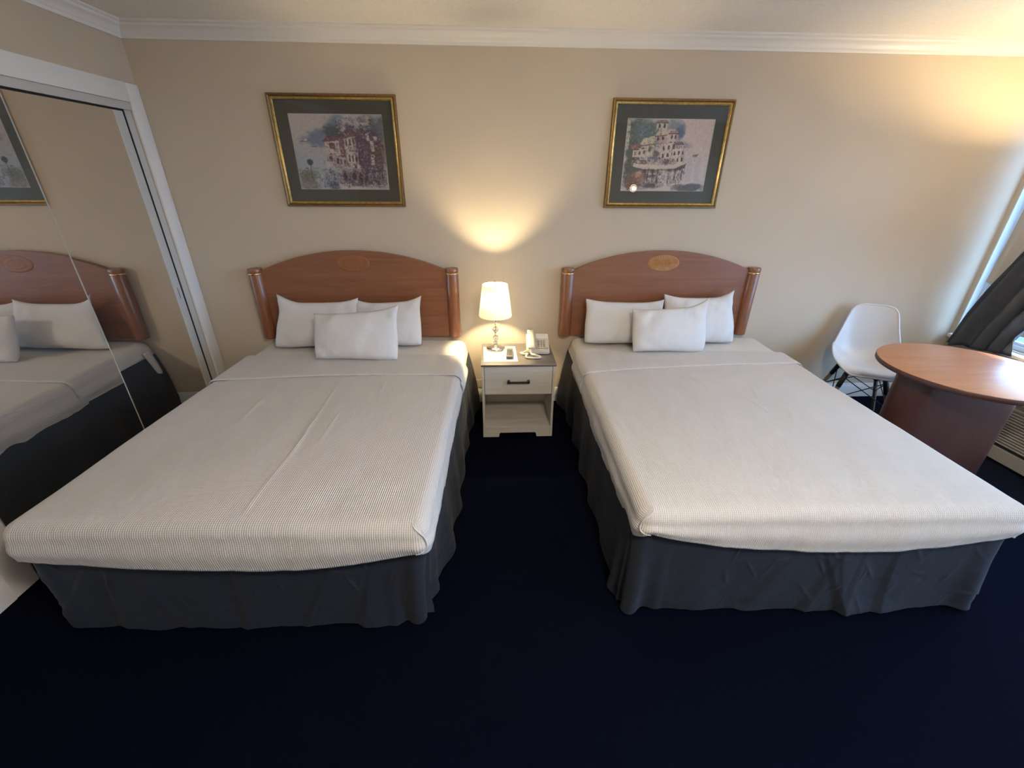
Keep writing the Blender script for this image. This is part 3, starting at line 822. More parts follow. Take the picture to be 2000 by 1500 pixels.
# handset lying in the cradle on the left
hs = thing('x', '', 'x'); bpy.data.objects.remove(hs)
hb = bmesh.new()
hm = Matrix.Translation((-.047, .012, .044)) @ Matrix.Rotation(slope, 4, 'X')
n = 40; rings = []
for i in range(n + 1):
    f = i / n; yy = -.012 + .212 * f
    e = abs(2 * f - 1)
    z0 = -.006 + .014 * (1 - e ** 4) ; z1 = .022 + .009 * (1 - e * e)
    w = .024 + .003 * e ** 3
    if f < .03 or f > .97: w *= .82; z0 += .003; z1 -= .006
    rings.append([hb.verts.new(hm @ Vector((w * (1 if math.cos(a) > 0 else -1) * abs(math.cos(a)) ** .5, yy, (z0 + z1) / 2 + (z1 - z0) / 2 * (1 if math.sin(a) > 0 else -1) * abs(math.sin(a)) ** .6))) for a in [2 * PI * k / 24 for k in range(24)]])
for a, b in zip(rings[:-1], rings[1:]):
    for k in range(24): hb.faces.new((a[k], a[(k + 1) % 24], b[(k + 1) % 24], b[k]))
hb.faces.new(rings[0]); hb.faces.new(rings[-1][::-1])
hd = obj('handset', hb, 'beige', ph, autosmooth=50)
bm = bmesh.new()
def spiral(P, k, rr, turns):
    pts = []
    Pv = [Vector(p) for p in P]
    seg = len(Pv) - 1
    dense = []
    for i in range(seg):
        p0, p1, p2, p3 = [Pv[max(0, min(seg, i + d))] for d in (-1, 0, 1, 2)]
        for j in range(k):
            u = j / k
            dense.append(.5 * ((2 * p1) + (p2 - p0) * u + (2 * p0 - 5 * p1 + 4 * p2 - p3) * u * u + (3 * p1 - p0 - 3 * p2 + p3) * u ** 3))
    dense.append(Pv[-1])
    return dense
cz_ = .008
cp = spiral([(-.078, .020, .020), (-.100, .012, .010), (-.118, .010, cz_), (-.098, -.012, cz_), (-.074, -.020, .014), (-.084, -.045, cz_), (-.080, -.070, cz_), (-.045, -.080, cz_), (.000, -.076, cz_), (.016, -.066, cz_), (.005, -.058, cz_ + .004), (-.030, -.040, cz_ + .008), (-.045, -.020, .014), (-.050, -.004, .040)], 10, 0, 0)
tube(bm, cp, [.0074 + .0004 * math.sin(i * 2.6) for i in range(len(cp))], 8)
obj('coiled_cord', bm, 'beige', ph, smooth=True)
bm = bmesh.new()
tube(bm, spiral([(1.46, -.030, .27), (1.50, -.030, .245), (1.545, -.032, .215), (1.58, -.032, .208), (1.62, -.035, .225), (1.70, -.06, .26), (1.75, -.10, .32), (1.77, -.13, .42)], 8, 0, 0), .0045, 8)
tag(obj('power_cord', bm, 'trim', None, smooth=True), 'white cord running behind the nightstand toward the closet-side bed', 'cord')

# ------------------------------------------------------------------ framed prints
def lin(c): return tuple(((x / 255) / 12.92) if x / 255 <= .04045 else (((x / 255 + .055) / 1.055) ** 2.4) for x in c)
class Paint:
    def __init__(s, w, h, seed):
        s.w, s.h = w, h; s.a = np.zeros((h, w, 3)); s.r = np.random.RandomState(seed)
        s.Y, s.X = np.mgrid[0:h, 0:w]; s.X = (s.X + .5) / w; s.Y = (s.Y + .5) / h
    def noise(s, fx, fy, seed):
        r = np.random.RandomState(seed)
        g = r.rand(fy + 2, fx + 2)
        x = s.X * fx; y = s.Y * fy
        i = x.astype(int); j = y.astype(int); u = x - i; v = y - j
        u = u * u * (3 - 2 * u); v = v * v * (3 - 2 * v)
        return (g[j, i] * (1 - u) + g[j, i + 1] * u) * (1 - v) + (g[j + 1, i] * (1 - u) + g[j + 1, i + 1] * u) * v
    def fill(s, mask, col, op=1.):
        c = np.array(col, float); m = np.clip(mask * op, 0, 1)[..., None]
        s.a = s.a * (1 - m) + c * m
    def poly(s, pts, col, op=1., jit=.004):
        n = s.noise(40, 34, int(sum(p[0] * 997 + p[1] * 131 for p in pts)) % 9999) - .5
        x = s.X + n * jit * 2; y = s.Y - n * jit * 2
        ins = np.zeros(s.X.shape, bool); k = len(pts)
        for i in range(k):
            (x0, y0), (x1, y1) = pts[i], pts[(i + 1) % k]
            c = ((y0 > y) != (y1 > y)) & (x < (x1 - x0) * (y - y0) / ((y1 - y0) + 1e-9) + x0)
            ins ^= c
        s.fill(ins.astype(float), col, op)
    def rect(s, x0, y0, x1, y1, col, op=1.): s.poly([(x0, y0), (x1, y0), (x1, y1), (x0, y1)], col, op)
    def blob(s, x, y, rx, ry, col, op=1., soft=.35, seed=1):
        n = s.noise(14, 12, seed) * .7 + s.noise(34, 30, seed + 3) * .4
        d = np.sqrt(((s.X - x) / rx) ** 2 + ((s.Y - y) / ry) ** 2) + (n - .5) * .7
        s.fill(np.clip((1 - d) / soft, 0, 1), col, op)
    def streak(s, x0, y0, x1, y1, c1, c2, seed, fx=40, fy=4, op=.8):
        n = s.noise(fx, fy, seed)
        m = ((s.X > x0) & (s.X < x1) & (s.Y > y0) & (s.Y < y1)).astype(float)
        s.fill(m * np.clip(n * 1.6 - .3, 0, 1), c1, op); s.fill(m * np.clip(1 - n * 2, 0, 1), c2, op)
    def strokes(s, n, x0, y0, x1, y1, cols, seed, ln=.03, th=.004, vert=.7, op=.8):
        r = np.random.RandomState(seed)
        n = int(n * 2.2); ln *= .50; op *= .62
        for _ in range(n):
            cx, cy = r.uniform(x0, x1), r.uniform(y0, y1); a = (PI / 2 if r.rand() < vert else 0) + r.normal(0, .30)
            l = ln * r.uniform(.35, 1.3); t = th * r.uniform(.5, 1.5); q = r.uniform(-3, 3); c = cols[r.randint(len(cols))]
            w = l + 4 * t
            i0, i1 = max(0, int((cx - w) * s.w)), min(s.w, int((cx + w) * s.w) + 2); j0, j1 = max(0, int((cy - w) * s.h)), min(s.h, int((cy + w) * s.h) + 2)
            dx, dy = s.X[j0:j1, i0:i1] - cx, s.Y[j0:j1, i0:i1] - cy
            u = dx * math.cos(a) + dy * math.sin(a); v = -dx * math.sin(a) + dy * math.cos(a) + .25 * (u / l) ** 2 * t * q
            m = (np.clip(1.3 - (u / l) ** 2 * 1.3, 0, 1) * np.clip(1.6 - np.abs(v) / t, 0, 1) * op)[..., None]
            m = np.clip(m, 0, 1)
            s.a[j0:j1, i0:i1] = s.a[j0:j1, i0:i1] * (1 - m) + np.array(c, float) * m
    def soften(s):
        a = np.pad(s.a, ((1, 1), (1, 1), (0, 0)), 'edge')
        s.a = sum(a[1 + dy:1 + dy + s.h, 1 + dx:1 + dx + s.w] * w for dy, dx, w in ((0, 0, .28), (0, 1, .12), (0, -1, .12), (1, 0, .12), (-1, 0, .12), (1, 1, .06), (1, -1, .06), (-1, 1, .06), (-1, -1, .06)))
    def finish(s, seed):
        s.soften()
        g = (s.noise(60, 50, seed) - .5) * 12 + (s.noise(120, 100, seed + 1) - .5) * 12 + (s.r.rand(s.h, s.w) - .5) * 8
        return np.clip(s.a + g[..., None], 0, 255)
def house(P, x0, y0, x1, y1, wall_, roof=None, slant=.0, rh=.06, win=(2, 2), shade=None, wc=(70, 52, 60)):
    P.poly([(x0, y0), (x1, y0 - slant), (x1, y1), (x0, y1)], wall_)
    if shade: P.poly([(x0 + (x1 - x0) * .72, y0 - slant * .72), (x1, y0 - slant), (x1, y1), (x0 + (x1 - x0) * .72, y1)], shade, .75)
    if roof:
        P.poly([(x0 - .015, y0 + .005), (x0 + (x1 - x0) * .25, y0 - rh), (x1 - (x1 - x0) * .08, y0 - rh - slant), (x1 + .012, y0 - slant + .004)], roof)
        P.poly([(x0 - .015, y0 + .002), (x1 + .012, y0 - slant), (x1 + .012, y0 - slant + .014), (x0 - .015, y0 + .017)], (88, 62, 66), .8)
    nx, ny = win
    for i in range(nx):
        for j in range(ny):
            cx = x0 + (x1 - x0) * (i + .6) / (nx + .2); cy = y0 + (y1 - y0) * (j + .55) / (ny + .15) - slant * (i + .5) / nx
            w_ = (x1 - x0) / nx * .20; h_ = (y1 - y0) / ny * .27
            P.poly([(cx - w_, cy - h_ * .7), (cx, cy - h_), (cx + w_, cy - h_ * .7), (cx + w_, cy + h_), (cx - w_, cy + h_)], wc, .85, .002)
def art_villa():
    P = Paint(336, 252, 3)
    P.fill(np.ones_like(P.X), (176, 170, 168))
    P.fill(np.clip(1 - P.Y * 2.6, 0, 1) * np.clip(1.2 - P.X * 1.6, 0, 1), (196, 180, 172))
    P.fill(np.clip((P.Y - .42) * 4, 0, 1) * np.clip(1.4 - P.X * 2.4, 0, 1), (160, 168, 176))
    P.blob(.33, .31, .26, .13, (108, 120, 140), .9, .5, 5); P.blob(.50, .14, .16, .16, (104, 124, 138), .9, .5, 6)
    P.blob(.44, .22, .12, .10, (72, 86, 92), .9, .5, 7); P.blob(.90, .22, .24, .30, (96, 104, 112), .95, .4, 8); P.blob(.66, .24, .22, .12, (86, 78, 88), .9, .4, 2)
    for i, (x, y) in enumerate([(.53, .13), (.58, .10), (.62, .15), (.66, .08), (.71, .12), (.76, .07), (.82, .07), (.56, .20), (.63, .22), (.69, .20), (.80, .13)]):
        P.blob(x, y, .035, .05, [(150, 128, 132), (188, 172, 168), (120, 98, 108)][i % 3], .85, .6, 11 + i)
    P.rect(.82, .02, .86, .14, (184, 158, 144), .8)
    P.poly([(.60, .25), (.93, .18), (.97, .92), (.62, .92)], (104, 86, 98)); P.blob(.92, .50, .13, .24, (108, 82, 78), .8, .5, 40)
    house(P, .34, .34, .50, .50, (196, 180, 166), (120, 78, 84), .02, .06, (1, 1), None, (86, 62, 66))
    P.poly([(.50, .30), (.56, .28), (.56, .66), (.50, .60)], (122, 88, 92))
    house(P, .555, .30, .68, .46, (198, 182, 170), (136, 96, 94), .04, .05, (3, 1), (150, 128, 132))
    P.rect(.68, .30, .76, .68, (98, 82, 100))
    house(P, .34, .50, .51, .64, (176, 150, 148), None, -.05, 0, (2, 1), (132, 106, 112))
    house(P, .47, .55, .60, .68, (180, 158, 150), None, -.02, 0, (3, 1), None, (80, 58, 66))
    house(P, .57, .48, .69, .66, (200, 186, 172), None, 0, 0, (3, 1), (150, 130, 134))
    for x, y0, y1 in ((.80, .24, .34), (.84, .34, .48), (.83, .52, .66), (.88, .28, .33), (.60, .66, .70), (.66, .66, .71)):
        P.rect(x, y0, x + .035, y1, (206, 192, 182), .9)
    P.poly([(.30, .60), (.42, .62), (.56, .72), (.72, .70), (.72, .74), (.55, .77), (.40, .69), (.30, .66)], (166, 150, 150))
    P.blob(.36, .66, .06, .07, (190, 184, 180), .9, .5, 51); P.blob(.70, .84, .32, .12, (92, 74, 86), .95, .35, 52)
    P.poly([(.30, .70), (.48, .78), (.48, .94), (.26, .98)], (130, 138, 152), .75); P.streak(.42, .76, .98, .94, (150, 132, 140), (58, 44, 56), 71, 46, 7)
    for x in (.52, .61, .69): P.blob(x, .82, .030, .07, (54, 42, 52), .9, .4, int(x * 100))
    P.poly([(.40, .92), (.52, .91), (.74, .99), (.70, 1.0), (.42, 1.0)], (196, 180, 172)); P.poly([(.74, .90), (.98, .96), (.96, .99), (.74, .95)], (170, 154, 156), .8)
    P.blob(.10, .80, .13, .14, (106, 108, 92), .9, .5, 60); P.blob(.10, .93, .17, .09, (128, 122, 112), .8, .5, 61); P.blob(.38, .95, .08, .08, (84, 92, 108), .9, .5, 62)
    P.rect(.146, .66, .154, .84, (88, 88, 88)); P.blob(.150, .625, .035, .045, (62, 64, 66), 1, .3, 63)
    P.poly([(.08, .35), (.17, .345), (.15, .355), (.09, .36)], (70, 74, 84), .8); P.poly([(.12, .345), (.15, .31), (.15, .345)], (206, 204, 204), .9)
    P.poly([(.17, .42), (.26, .40), (.24, .43)], (110, 104, 116), .7)
    dk = [(62, 46, 56), (84, 62, 72), (70, 58, 74), (52, 44, 52)]; lt = [(212, 200, 190), (198, 184, 180), (186, 170, 172)]
    P.strokes(90, .34, .28, .72, .72, dk, 5, .035, .0035); P.strokes(55, .34, .30, .72, .72, lt, 6, .03, .0035)
    P.strokes(110, .70, .22, .98, .92, dk, 7, .04, .005, .5); P.strokes(45, .72, .26, .98, .80, lt, 8, .022, .005, .6)
    P.strokes(150, .30, .72, .98, .96, dk, 9, .04, .0045, .6); P.strokes(70, .30, .70, .98, .97, lt, 10, .035, .004, .35)
    P.strokes(60, .50, .05, .90, .26, dk, 11, .025, .005, .5); P.strokes(45, .50, .05, .88, .26, lt, 12, .02, .007, .5)
    P.strokes(60, .02, .70, .28, .98, [(92, 96, 78), (72, 78, 66), (160, 158, 146)], 13, .03, .004, .5); P.strokes(60, .05, .40, .34, .72, [(190, 190, 192), (140, 148, 160)], 14, .05, .003, .15, .5)
    P.strokes(26, .34, .44, .72, .56, [(236, 224, 212)], 15, .02, .004, .8)
    return P.finish(90)
def art_harbour():
    P = Paint(336, 252, 4)
    P.fill(np.ones_like(P.X), (204, 184, 172)); P.fill(np.clip((P.Y - .42) * 3, 0, 1), (196, 184, 180))
    P.blob(.14, .22, .30, .34, (96, 108, 100), .95, .4, 5); P.blob(.20, .14, .12, .12, (110, 126, 140), .9, .5, 6); P.blob(.55, .10, .12, .12, (132, 142, 142), .9, .5, 7)
    P.blob(.63, .20, .07, .13, (92, 108, 138), .95, .5, 8); P.blob(.12, .45, .14, .16, (86, 96, 84), .9, .4, 9); P.blob(.11, .70, .12, .28, (84, 88, 76), .95, .4, 10); P.blob(.70, .36, .10, .08, (150, 146, 156), .8, .6, 11)
    house(P, .34, .05, .46, .15, (200, 188, 170), (150, 128, 112), 0, .03, (2, 1)); house(P, .48, .14, .56, .22, (204, 184, 168), None, 0, 0, (1, 1))
    house(P, .50, .19, .60, .38, (204, 182, 170), (172, 140, 124), 0, .03, (2, 2), (176, 150, 146)); house(P, .34, .23, .46, .32, (190, 158, 148), (206, 190, 166), .02, .06, (2, 1))
    house(P, .17, .36, .34, .50, (204, 192, 172), (206, 192, 160), .03, .10, (2, 1), None, (96, 76, 72)); P.poly([(.07, .36), (.16, .33), (.20, .39), (.08, .42)], (158, 98, 80))
    house(P, .10, .43, .26, .52, (202, 190, 170), None, .03, 0, (3, 1), None, (84, 66, 62)); house(P, .42, .34, .60, .56, (210, 194, 176), None, .03, 0, (3, 2), (178, 156, 148))
    house(P, .58, .33, .67, .42, (206, 190, 176), (140, 112, 110), 0, .03, (4, 1)); house(P, .56, .41, .71, .62, (212, 198, 180), None, .02, 0, (3, 2), (184, 162, 152))
    P.blob(.37, .48, .07, .06, (104, 92, 90), .9, .5, 31); P.blob(.36, .54, .09, .05, (110, 108, 128), .9, .5, 32)
    for i in range(6): P.blob(.16 + i * .085, .58 + .01 * (i % 2), .05, .05, [(196, 180, 164), (108, 84, 80), (178, 156, 146)][i % 3], .9, .5, 40 + i)
    P.poly([(.12, .60), (.24, .62), (.44, .64), (.60, .62), (.70, .57), (.73, .60), (.62, .67), (.42, .69), (.24, .68), (.12, .65)], (206, 188, 170))
    P.poly([(.20, .68), (.44, .69), (.62, .67), (.74, .60), (.74, .66), (.62, .72), (.42, .74), (.20, .73)], (88, 68, 66), .9)
    P.streak(.20, .70, .74, .88, (186, 170, 166), (78, 62, 68), 72, 26, 2, .95); P.poly([(.44, .72), (.56, .70), (.56, .90), (.44, .90)], (188, 176, 176), .75)
    for x in (.30, .36, .41, .47, .545, .62, .70): P.rect(x, .68, x + .012, .90 - abs(x - .5) * .2, (80, 62, 66), .9)
    P.poly([(.26, .78), (.46, .74), (.46, .77), (.26, .82)], (80, 62, 62), .7)
    P.blob(.17, .80, .13, .10, (142, 100, 82), .9, .5, 61); P.blob(.13, .90, .13, .10, (120, 88, 74), .9, .5, 62); P.blob(.19, .76, .05, .05, (212, 168, 140), .9, .5, 63)
    P.blob(.35, .92, .16, .06, (86, 74, 74), .9, .5, 64); P.poly([(.42, 1), (.62, .90), (.74, .92), (.66, 1)], (200, 184, 168)); P.blob(.82, .95, .20, .07, (92, 88, 92), .95, .4, 65)
    P.poly([(.80, .48), (.87, .47), (.85, .51), (.81, .51)], (110, 92, 92), .9); P.rect(.835, .50, .845, .58, (168, 148, 146), .7); P.streak(.76, .52, .96, .86, (176, 166, 168), (210, 198, 190), 77, 18, 3, .5)
    dk = [(74, 54, 52), (96, 72, 68), (80, 66, 72), (64, 52, 50)]; lt = [(228, 212, 194), (214, 198, 182), (204, 186, 174)]
    P.strokes(90, .08, .30, .72, .62, dk, 5, .022, .003); P.strokes(60, .08, .34, .72, .62, lt, 6, .022, .0045, .5)
    P.strokes(80, .10, .52, .60, .62, dk, 7, .02, .004, .4); P.strokes(45, .10, .54, .62, .64, lt, 8, .02, .004, .4)
    P.strokes(90, .20, .68, .74, .92, dk, 9, .06, .0035, .85); P.strokes(45, .40, .70, .74, .92, lt, 10, .06, .006, .9)
    P.strokes(90, .02, .02, .40, .40, [(84, 100, 88), (118, 134, 130), (70, 84, 78), (140, 150, 150)], 11, .03, .006, .4)
    P.strokes(120, .02, .74, .30, .98, [(110, 72, 60), (158, 112, 92), (84, 70, 60), (190, 160, 140)], 12, .018, .005, .5)
    P.strokes(50, .60, .90, .98, .99, [(80, 78, 84), (104, 100, 106)], 13, .04, .004, .1); P.strokes(60, .72, .44, .97, .88, [(196, 182, 178), (172, 158, 160)], 14, .05, .004, .3, .45)
    P.rect(.005, .10, .045, .42, (206, 196, 178), .9); P.strokes(14, .005, .14, .045, .42, dk, 15, .02, .004, .5); P.blob(.02, .05, .03, .05, (196, 186, 160), .8, .5, 70)
    return P.finish(91)
def framed(label, cx, w0, w1, print_rect, paintf):
    z0, z1 = 1.487, 2.116
    t = thing('framed_print', label, 'framed picture', (cx, 0, 0), 0, 'gold-framed prints over the beds')
    W = (w1 - w0) / 2; a, b = w0 - cx, w1 - cx
    def ring(bm, o0, o1, prof):
        # mitred frame: prof = [(inset from outer edge, y)]
        rows = []
        for (d, y) in prof:
            rows.append([bm.verts.new(p) for p in ((a + d, y, z0 + d), (b - d, y, z0 + d), (b - d, y, z1 - d), (a + d, y, z1 - d))])
        for r0, r1 in zip(rows[:-1], rows[1:]):
            for k in range(4): bm.faces.new((r0[k], r0[(k + 1) % 4], r1[(k + 1) % 4], r1[k]))
    bm = bmesh.new(); ring(bm, 0, 0, [(0, -.002), (0, -.022), (.003, -.027), (.009, -.028), (.015, -.023), (.017, -.020), (.017, -.010)])
    fr = obj('frame', bm, 'golddark', t, autosmooth=35); fr['label'] = 'antique gold frame'
    bm = bmesh.new(); ring(bm, 0, 0, [(.0165, -.015), (.018, -.021), (.023, -.023), (.028, -.020), (.032, -.014), (.033, -.010)])
    obj('inner_fillet', bm, 'gold', fr, autosmooth=50)['label'] = 'bright gold inner lip'
    px0, px1, pz0, pz1 = print_rect; px0 -= cx; px1 -= cx
    bm = bmesh.new()
    y = -.0085
    I = [(a + .03, z0 + .03), (b - .03, z0 + .03), (b - .03, z1 - .03), (a + .03, z1 - .03)]; J = [(px0, pz0), (px1, pz0), (px1, pz1), (px0, pz1)]
    vi = [bm.verts.new((p[0], y, p[1])) for p in I]; vj = [bm.verts.new((p[0], y, p[1])) for p in J]; vk = [bm.verts.new((p[0], y + .003, p[1])) for p in J]
    for k in range(4):
        bm.faces.new((vi[k], vi[(k + 1) % 4], vj[(k + 1) % 4], vj[k])); bm.faces.new((vj[k], vj[(k + 1) % 4], vk[(k + 1) % 4], vk[k]))
    obj('mat_board', bm, 'matboard', t)['label'] = 'charcoal green mat board'
    bm = bmesh.new()
    q = .0022
    vj = [bm.verts.new((p[0], y - .0004, p[1])) for p in J]
    vk = [bm.verts.new((p[0] - math.copysign(q, p[0] - (px0 + px1) / 2), y + .0005, p[1] - math.copysign(q, p[1] - (pz0 + pz1) / 2))) for p in J]
    for k in range(4): bm.faces.new((vj[k], vj[(k + 1) % 4], vk[(k + 1) % 4], vk[k]))
    obj('mat_bevel', bm, 'matedge', t)
    img = paintf(); hh, ww, _ = img.shape
    V = []; F = []
    for j in range(hh):
        for i in range(ww): V.append((px0 + (px1 - px0) * i / (ww - 1), -.0065, pz1 - (pz1 - pz0) * j / (hh - 1)))
    for j in range(hh - 1):
        for i in range(ww - 1):
            k = j * ww + i; F.append((k, k + ww, k + ww + 1, k + 1))
    o = raw('print', V, F, 'art', t, False)
    o['label'] = 'soft-coloured print of waterside houses'
    at = o.data.color_attributes.new('paint', 'FLOAT_COLOR', 'POINT')
    l = img / 255.; l = np.where(l <= .04045, l / 12.92, ((l + .055) / 1.055) ** 2.4)
    at.data.foreach_set('color', np.concatenate([l.reshape(-1, 3), np.ones((hh * ww, 1))], 1).astype(np.float32).ravel())
    bm = bmesh.new(); box(bm, a + .031, b - .031, -.0145, -.0125, z0 + .031, z1 - .031); obj('glass', bm, 'picglass', t)
    bm = bmesh.new(); box(bm, a + .01, b - .01, -.004, -.001, z0 + .01, z1 - .01); obj('backing', bm, 'matboard', t)
framed('gold-framed print of a dark villa above water, over the closet-side bed', .735, .350, 1.120, (.455, 1.024, 1.590, 2.013), art_villa)
framed('gold-framed print of a pale harbour village, over the bed by the table', 2.847, 2.459, 3.235, (2.563, 3.131, 1.591, 2.011), art_harbour)

# ------------------------------------------------------------------ white shell chair
ch = thing('shell_chair', 'white moulded shell chair with wire-braced legs by the window', 'chair', (4.452, -.322, 0), R(-28))
# side profile (forward = -y local): (y, z, half width, rise of the rim)
prof = [(-.226, .408, .120, .004), (-.219, .428, .165, .008), (-.198, .441, .200, .016), (-.15, .440, .222, .034), (-.09, .430, .232, .055), (-.02, .424, .234, .080), (.05, .424, .233, .105), (.10, .433, .231, .120), (.145, .458, .228, .120),
        (.175, .500, .222, .105), (.192, .550, .214, .085), (.204, .610, .203, .062), (.214, .670, .192, .044), (.223, .730, .181, .030), (.231, .780, .168, .020), (.236, .808, .148, .013), (.239, .822, .118, .008), (.240, .828, .085, .004)]
def sm(arr, k):
    o = []
    n = len(arr) - 1
    for i in range(n):
        p0, p1, p2, p3 = [np.array(arr[max(0, min(n, i + d))]) for d in (-1, 0, 1, 2)]
        for j in range(k):
            u = j / k; o.append(.5 * ((2 * p1) + (p2 - p0) * u + (2 * p0 - 5 * p1 + 4 * p2 - p3) * u * u + (3 * p1 - p0 - 3 * p2 + p3) * u ** 3))
    o.append(np.array(arr[-1])); return o
pr = sm(prof, 4); V = []; F = []; nw = 36
for i, (y, z, hwid, rise) in enumerate(pr):
    y0, z0_ = pr[max(0, i - 1)][:2]; y1, z1_ = pr[min(len(pr) - 1, i + 1)][:2]
    ty, tz = y1 - y0, z1_ - z0_; ln = math.hypot(ty, tz); ny, nz_ = -tz / ln, ty / ln
    for j in range(nw + 1):
        s = -1 + 2 * j / nw
        q = abs(s) ** 2.6
        V.append((hwid * s * (1 - .06 * q) * (1 - .14 * max(0, (z - .50) / .33)), .93 * (y + ny * rise * q), z + nz_ * rise * q))
W = nw + 1
for i in range(len(pr) - 1):
    for j in range(nw): a = i * W + j; F.append((a, a + 1, a + W + 1, a + W))
sh = raw('shell', V, F, 'chair', ch, True)
md = sh.modifiers.new('thick', 'SOLIDIFY'); md.thickness = .007; md.offset = 0
bv = sh.modifiers.new('round', 'BEVEL'); bv.width = .002; bv.segments = 2; bv.limit_method = 'ANGLE'
# rolled rim of the shell
bm = bmesh.new()
rim = [V[i * W] for i in range(len(pr))] + [V[(len(pr) - 1) * W + j] for j in range(1, nw + 1)] + [V[i * W + nw] for i in range(len(pr) - 2, -1, -1)] + [V[j] for j in range(nw - 1, 0, -1)]
tube(bm, rim, .0062, 8, closed=True); obj('rim', bm, 'chair', sh, smooth=True)
tops = {}; feet = {}
for sx in (-1, 1):
    for sy in (-1, 1):
        a = Vector((sx * .112, sy * .105 - .01, .402)); b = Vector((sx * .222, sy * .205 - .01, .0))
        tops[sx, sy], feet[sx, sy] = a, b
        bm = bmesh.new(); n = 10
        tube(bm, [a + (b - a) * (.10 + .90 * i / n) for i in range(n + 1)], [.0155 - .0045 * i / n for i in range(n + 1)], 14)
        lg = obj('leg', bm, 'dowel', ch, autosmooth=50)
        bm = bmesh.new(); tube(bm, [a + (b - a) * f for f in (.02, .04, .30, .31)], [.013, .0175, .0170, .0135], 14)
        o = obj('leg_bracket', bm, 'blackmetal', lg, autosmooth=50); o['label'] = 'black metal leg socket'
bm = bmesh.new()
for (k1, k2) in (((-1, -1), (1, -1)), ((-1, 1), (1, 1)), ((-1, -1), (-1, 1)), ((1, -1), (1, 1))):
    for p, q in ((k1, k2), (k2, k1)):
        A = tops[p] + (feet[p] - tops[p]) * .12; Bq = tops[q] + (feet[q] - tops[q]) * .55
        tube(bm, [A, Bq], .0035, 6)
for sx in (-1, 1): tube(bm, [tops[sx, -1] + Vector((0, 0, .006)), tops[sx, 1] + Vector((0, 0, .006))], .006, 8)
for sy in (-1, 1): tube(bm, [tops[-1, sy] + Vector((0, 0, .006)), tops[1, sy] + Vector((0, 0, .006))], .006, 8)
for sx in (-1, 1):
    for sy in (-1, 1): lathe(bm, [(0, .398), (.018, .398), (.018, .432), (0, .432)], 12, sx * .112, sy * .085 - .01)
obj('wire_bracing', bm, 'blackmetal', ch, smooth=True)['label'] = 'crossed black wire bracing'

# ------------------------------------------------------------------ round table
tb = thing('round_table', 'round cherry laminate table on a rounded slab pedestal by the window', 'table', (4.400, -1.018, 0))
bm = bmesh.new()
lathe(bm, [(0, .673), (.412, .673), (.418, .678), (.419, .700), (.4175, .7035), (.413, .705), (0, .705)], 128)
tt = obj('table_top', bm, 'tabletop', tb, autosmooth=40)
bm = bmesh.new(); lathe(bm, [(.4185, .676), (.4205, .678), (.4205, .699), (.4185, .702)], 128)
obj('edge_band', bm, 'tablebase', tt, smooth=True)['label'] = 'edge band with the shade of its upright face in the colour'  # same laminate as the top; darker colour stands in for shade
bm = bmesh.new()
def stadium(hl, hr, n=28):
    o = []
    for i in range(n + 1): a = -PI / 2 + PI * i / n; o.append((hl + hr * math.cos(a), hr * math.sin(a)))
    for i in range(n + 1): a = PI / 2 + PI * i / n; o.append((-hl + hr * math.cos(a), hr * math.sin(a)))
    return o
prism(bm, [(x + .018, y + .03) for x, y in stadium(.238, .115)], 'z', .0, .673)
obj('pedestal', bm, 'tablebase', tb, autosmooth=30)

# ------------------------------------------------------------------ air conditioner under the window
ac = thing('air_conditioner', 'beige through-wall air conditioner under the window', 'air conditioner', (5.0, -1.30, 0))
obj('cabinet', B(.012, .398, -.55, .55, 0, .385, .004, 2), 'ptac', ac)
obj('top_cover', B(-.004, .398, -.555, .555, .385, .402, .005, 2), 'ptac', ac)
obj('kick_plate', B(0, .014, -.545, .545, 0, .088, .003, 1), 'ptac', ac)
obj('shadow_slot', B(.010, .013, -.53, .53, .088, .105), 'ptacdark', ac)
bm = bmesh.new()
for k in range(13):
    z = .110 + k * .0178
    box(bm, -.006, .010, -.54, .54, -.0048, .0048, .0012, 1, mtx=Matrix.Translation((.003, 0, z + .006)) @ Matrix.Rotation(R(28), 4, 'Y'))
obj('louvre_grille', bm, 'ptac', ac)
obj('grille_frame', B(-.004, .012, -.545, .545, .346, .362, .003, 1), 'ptac', ac)

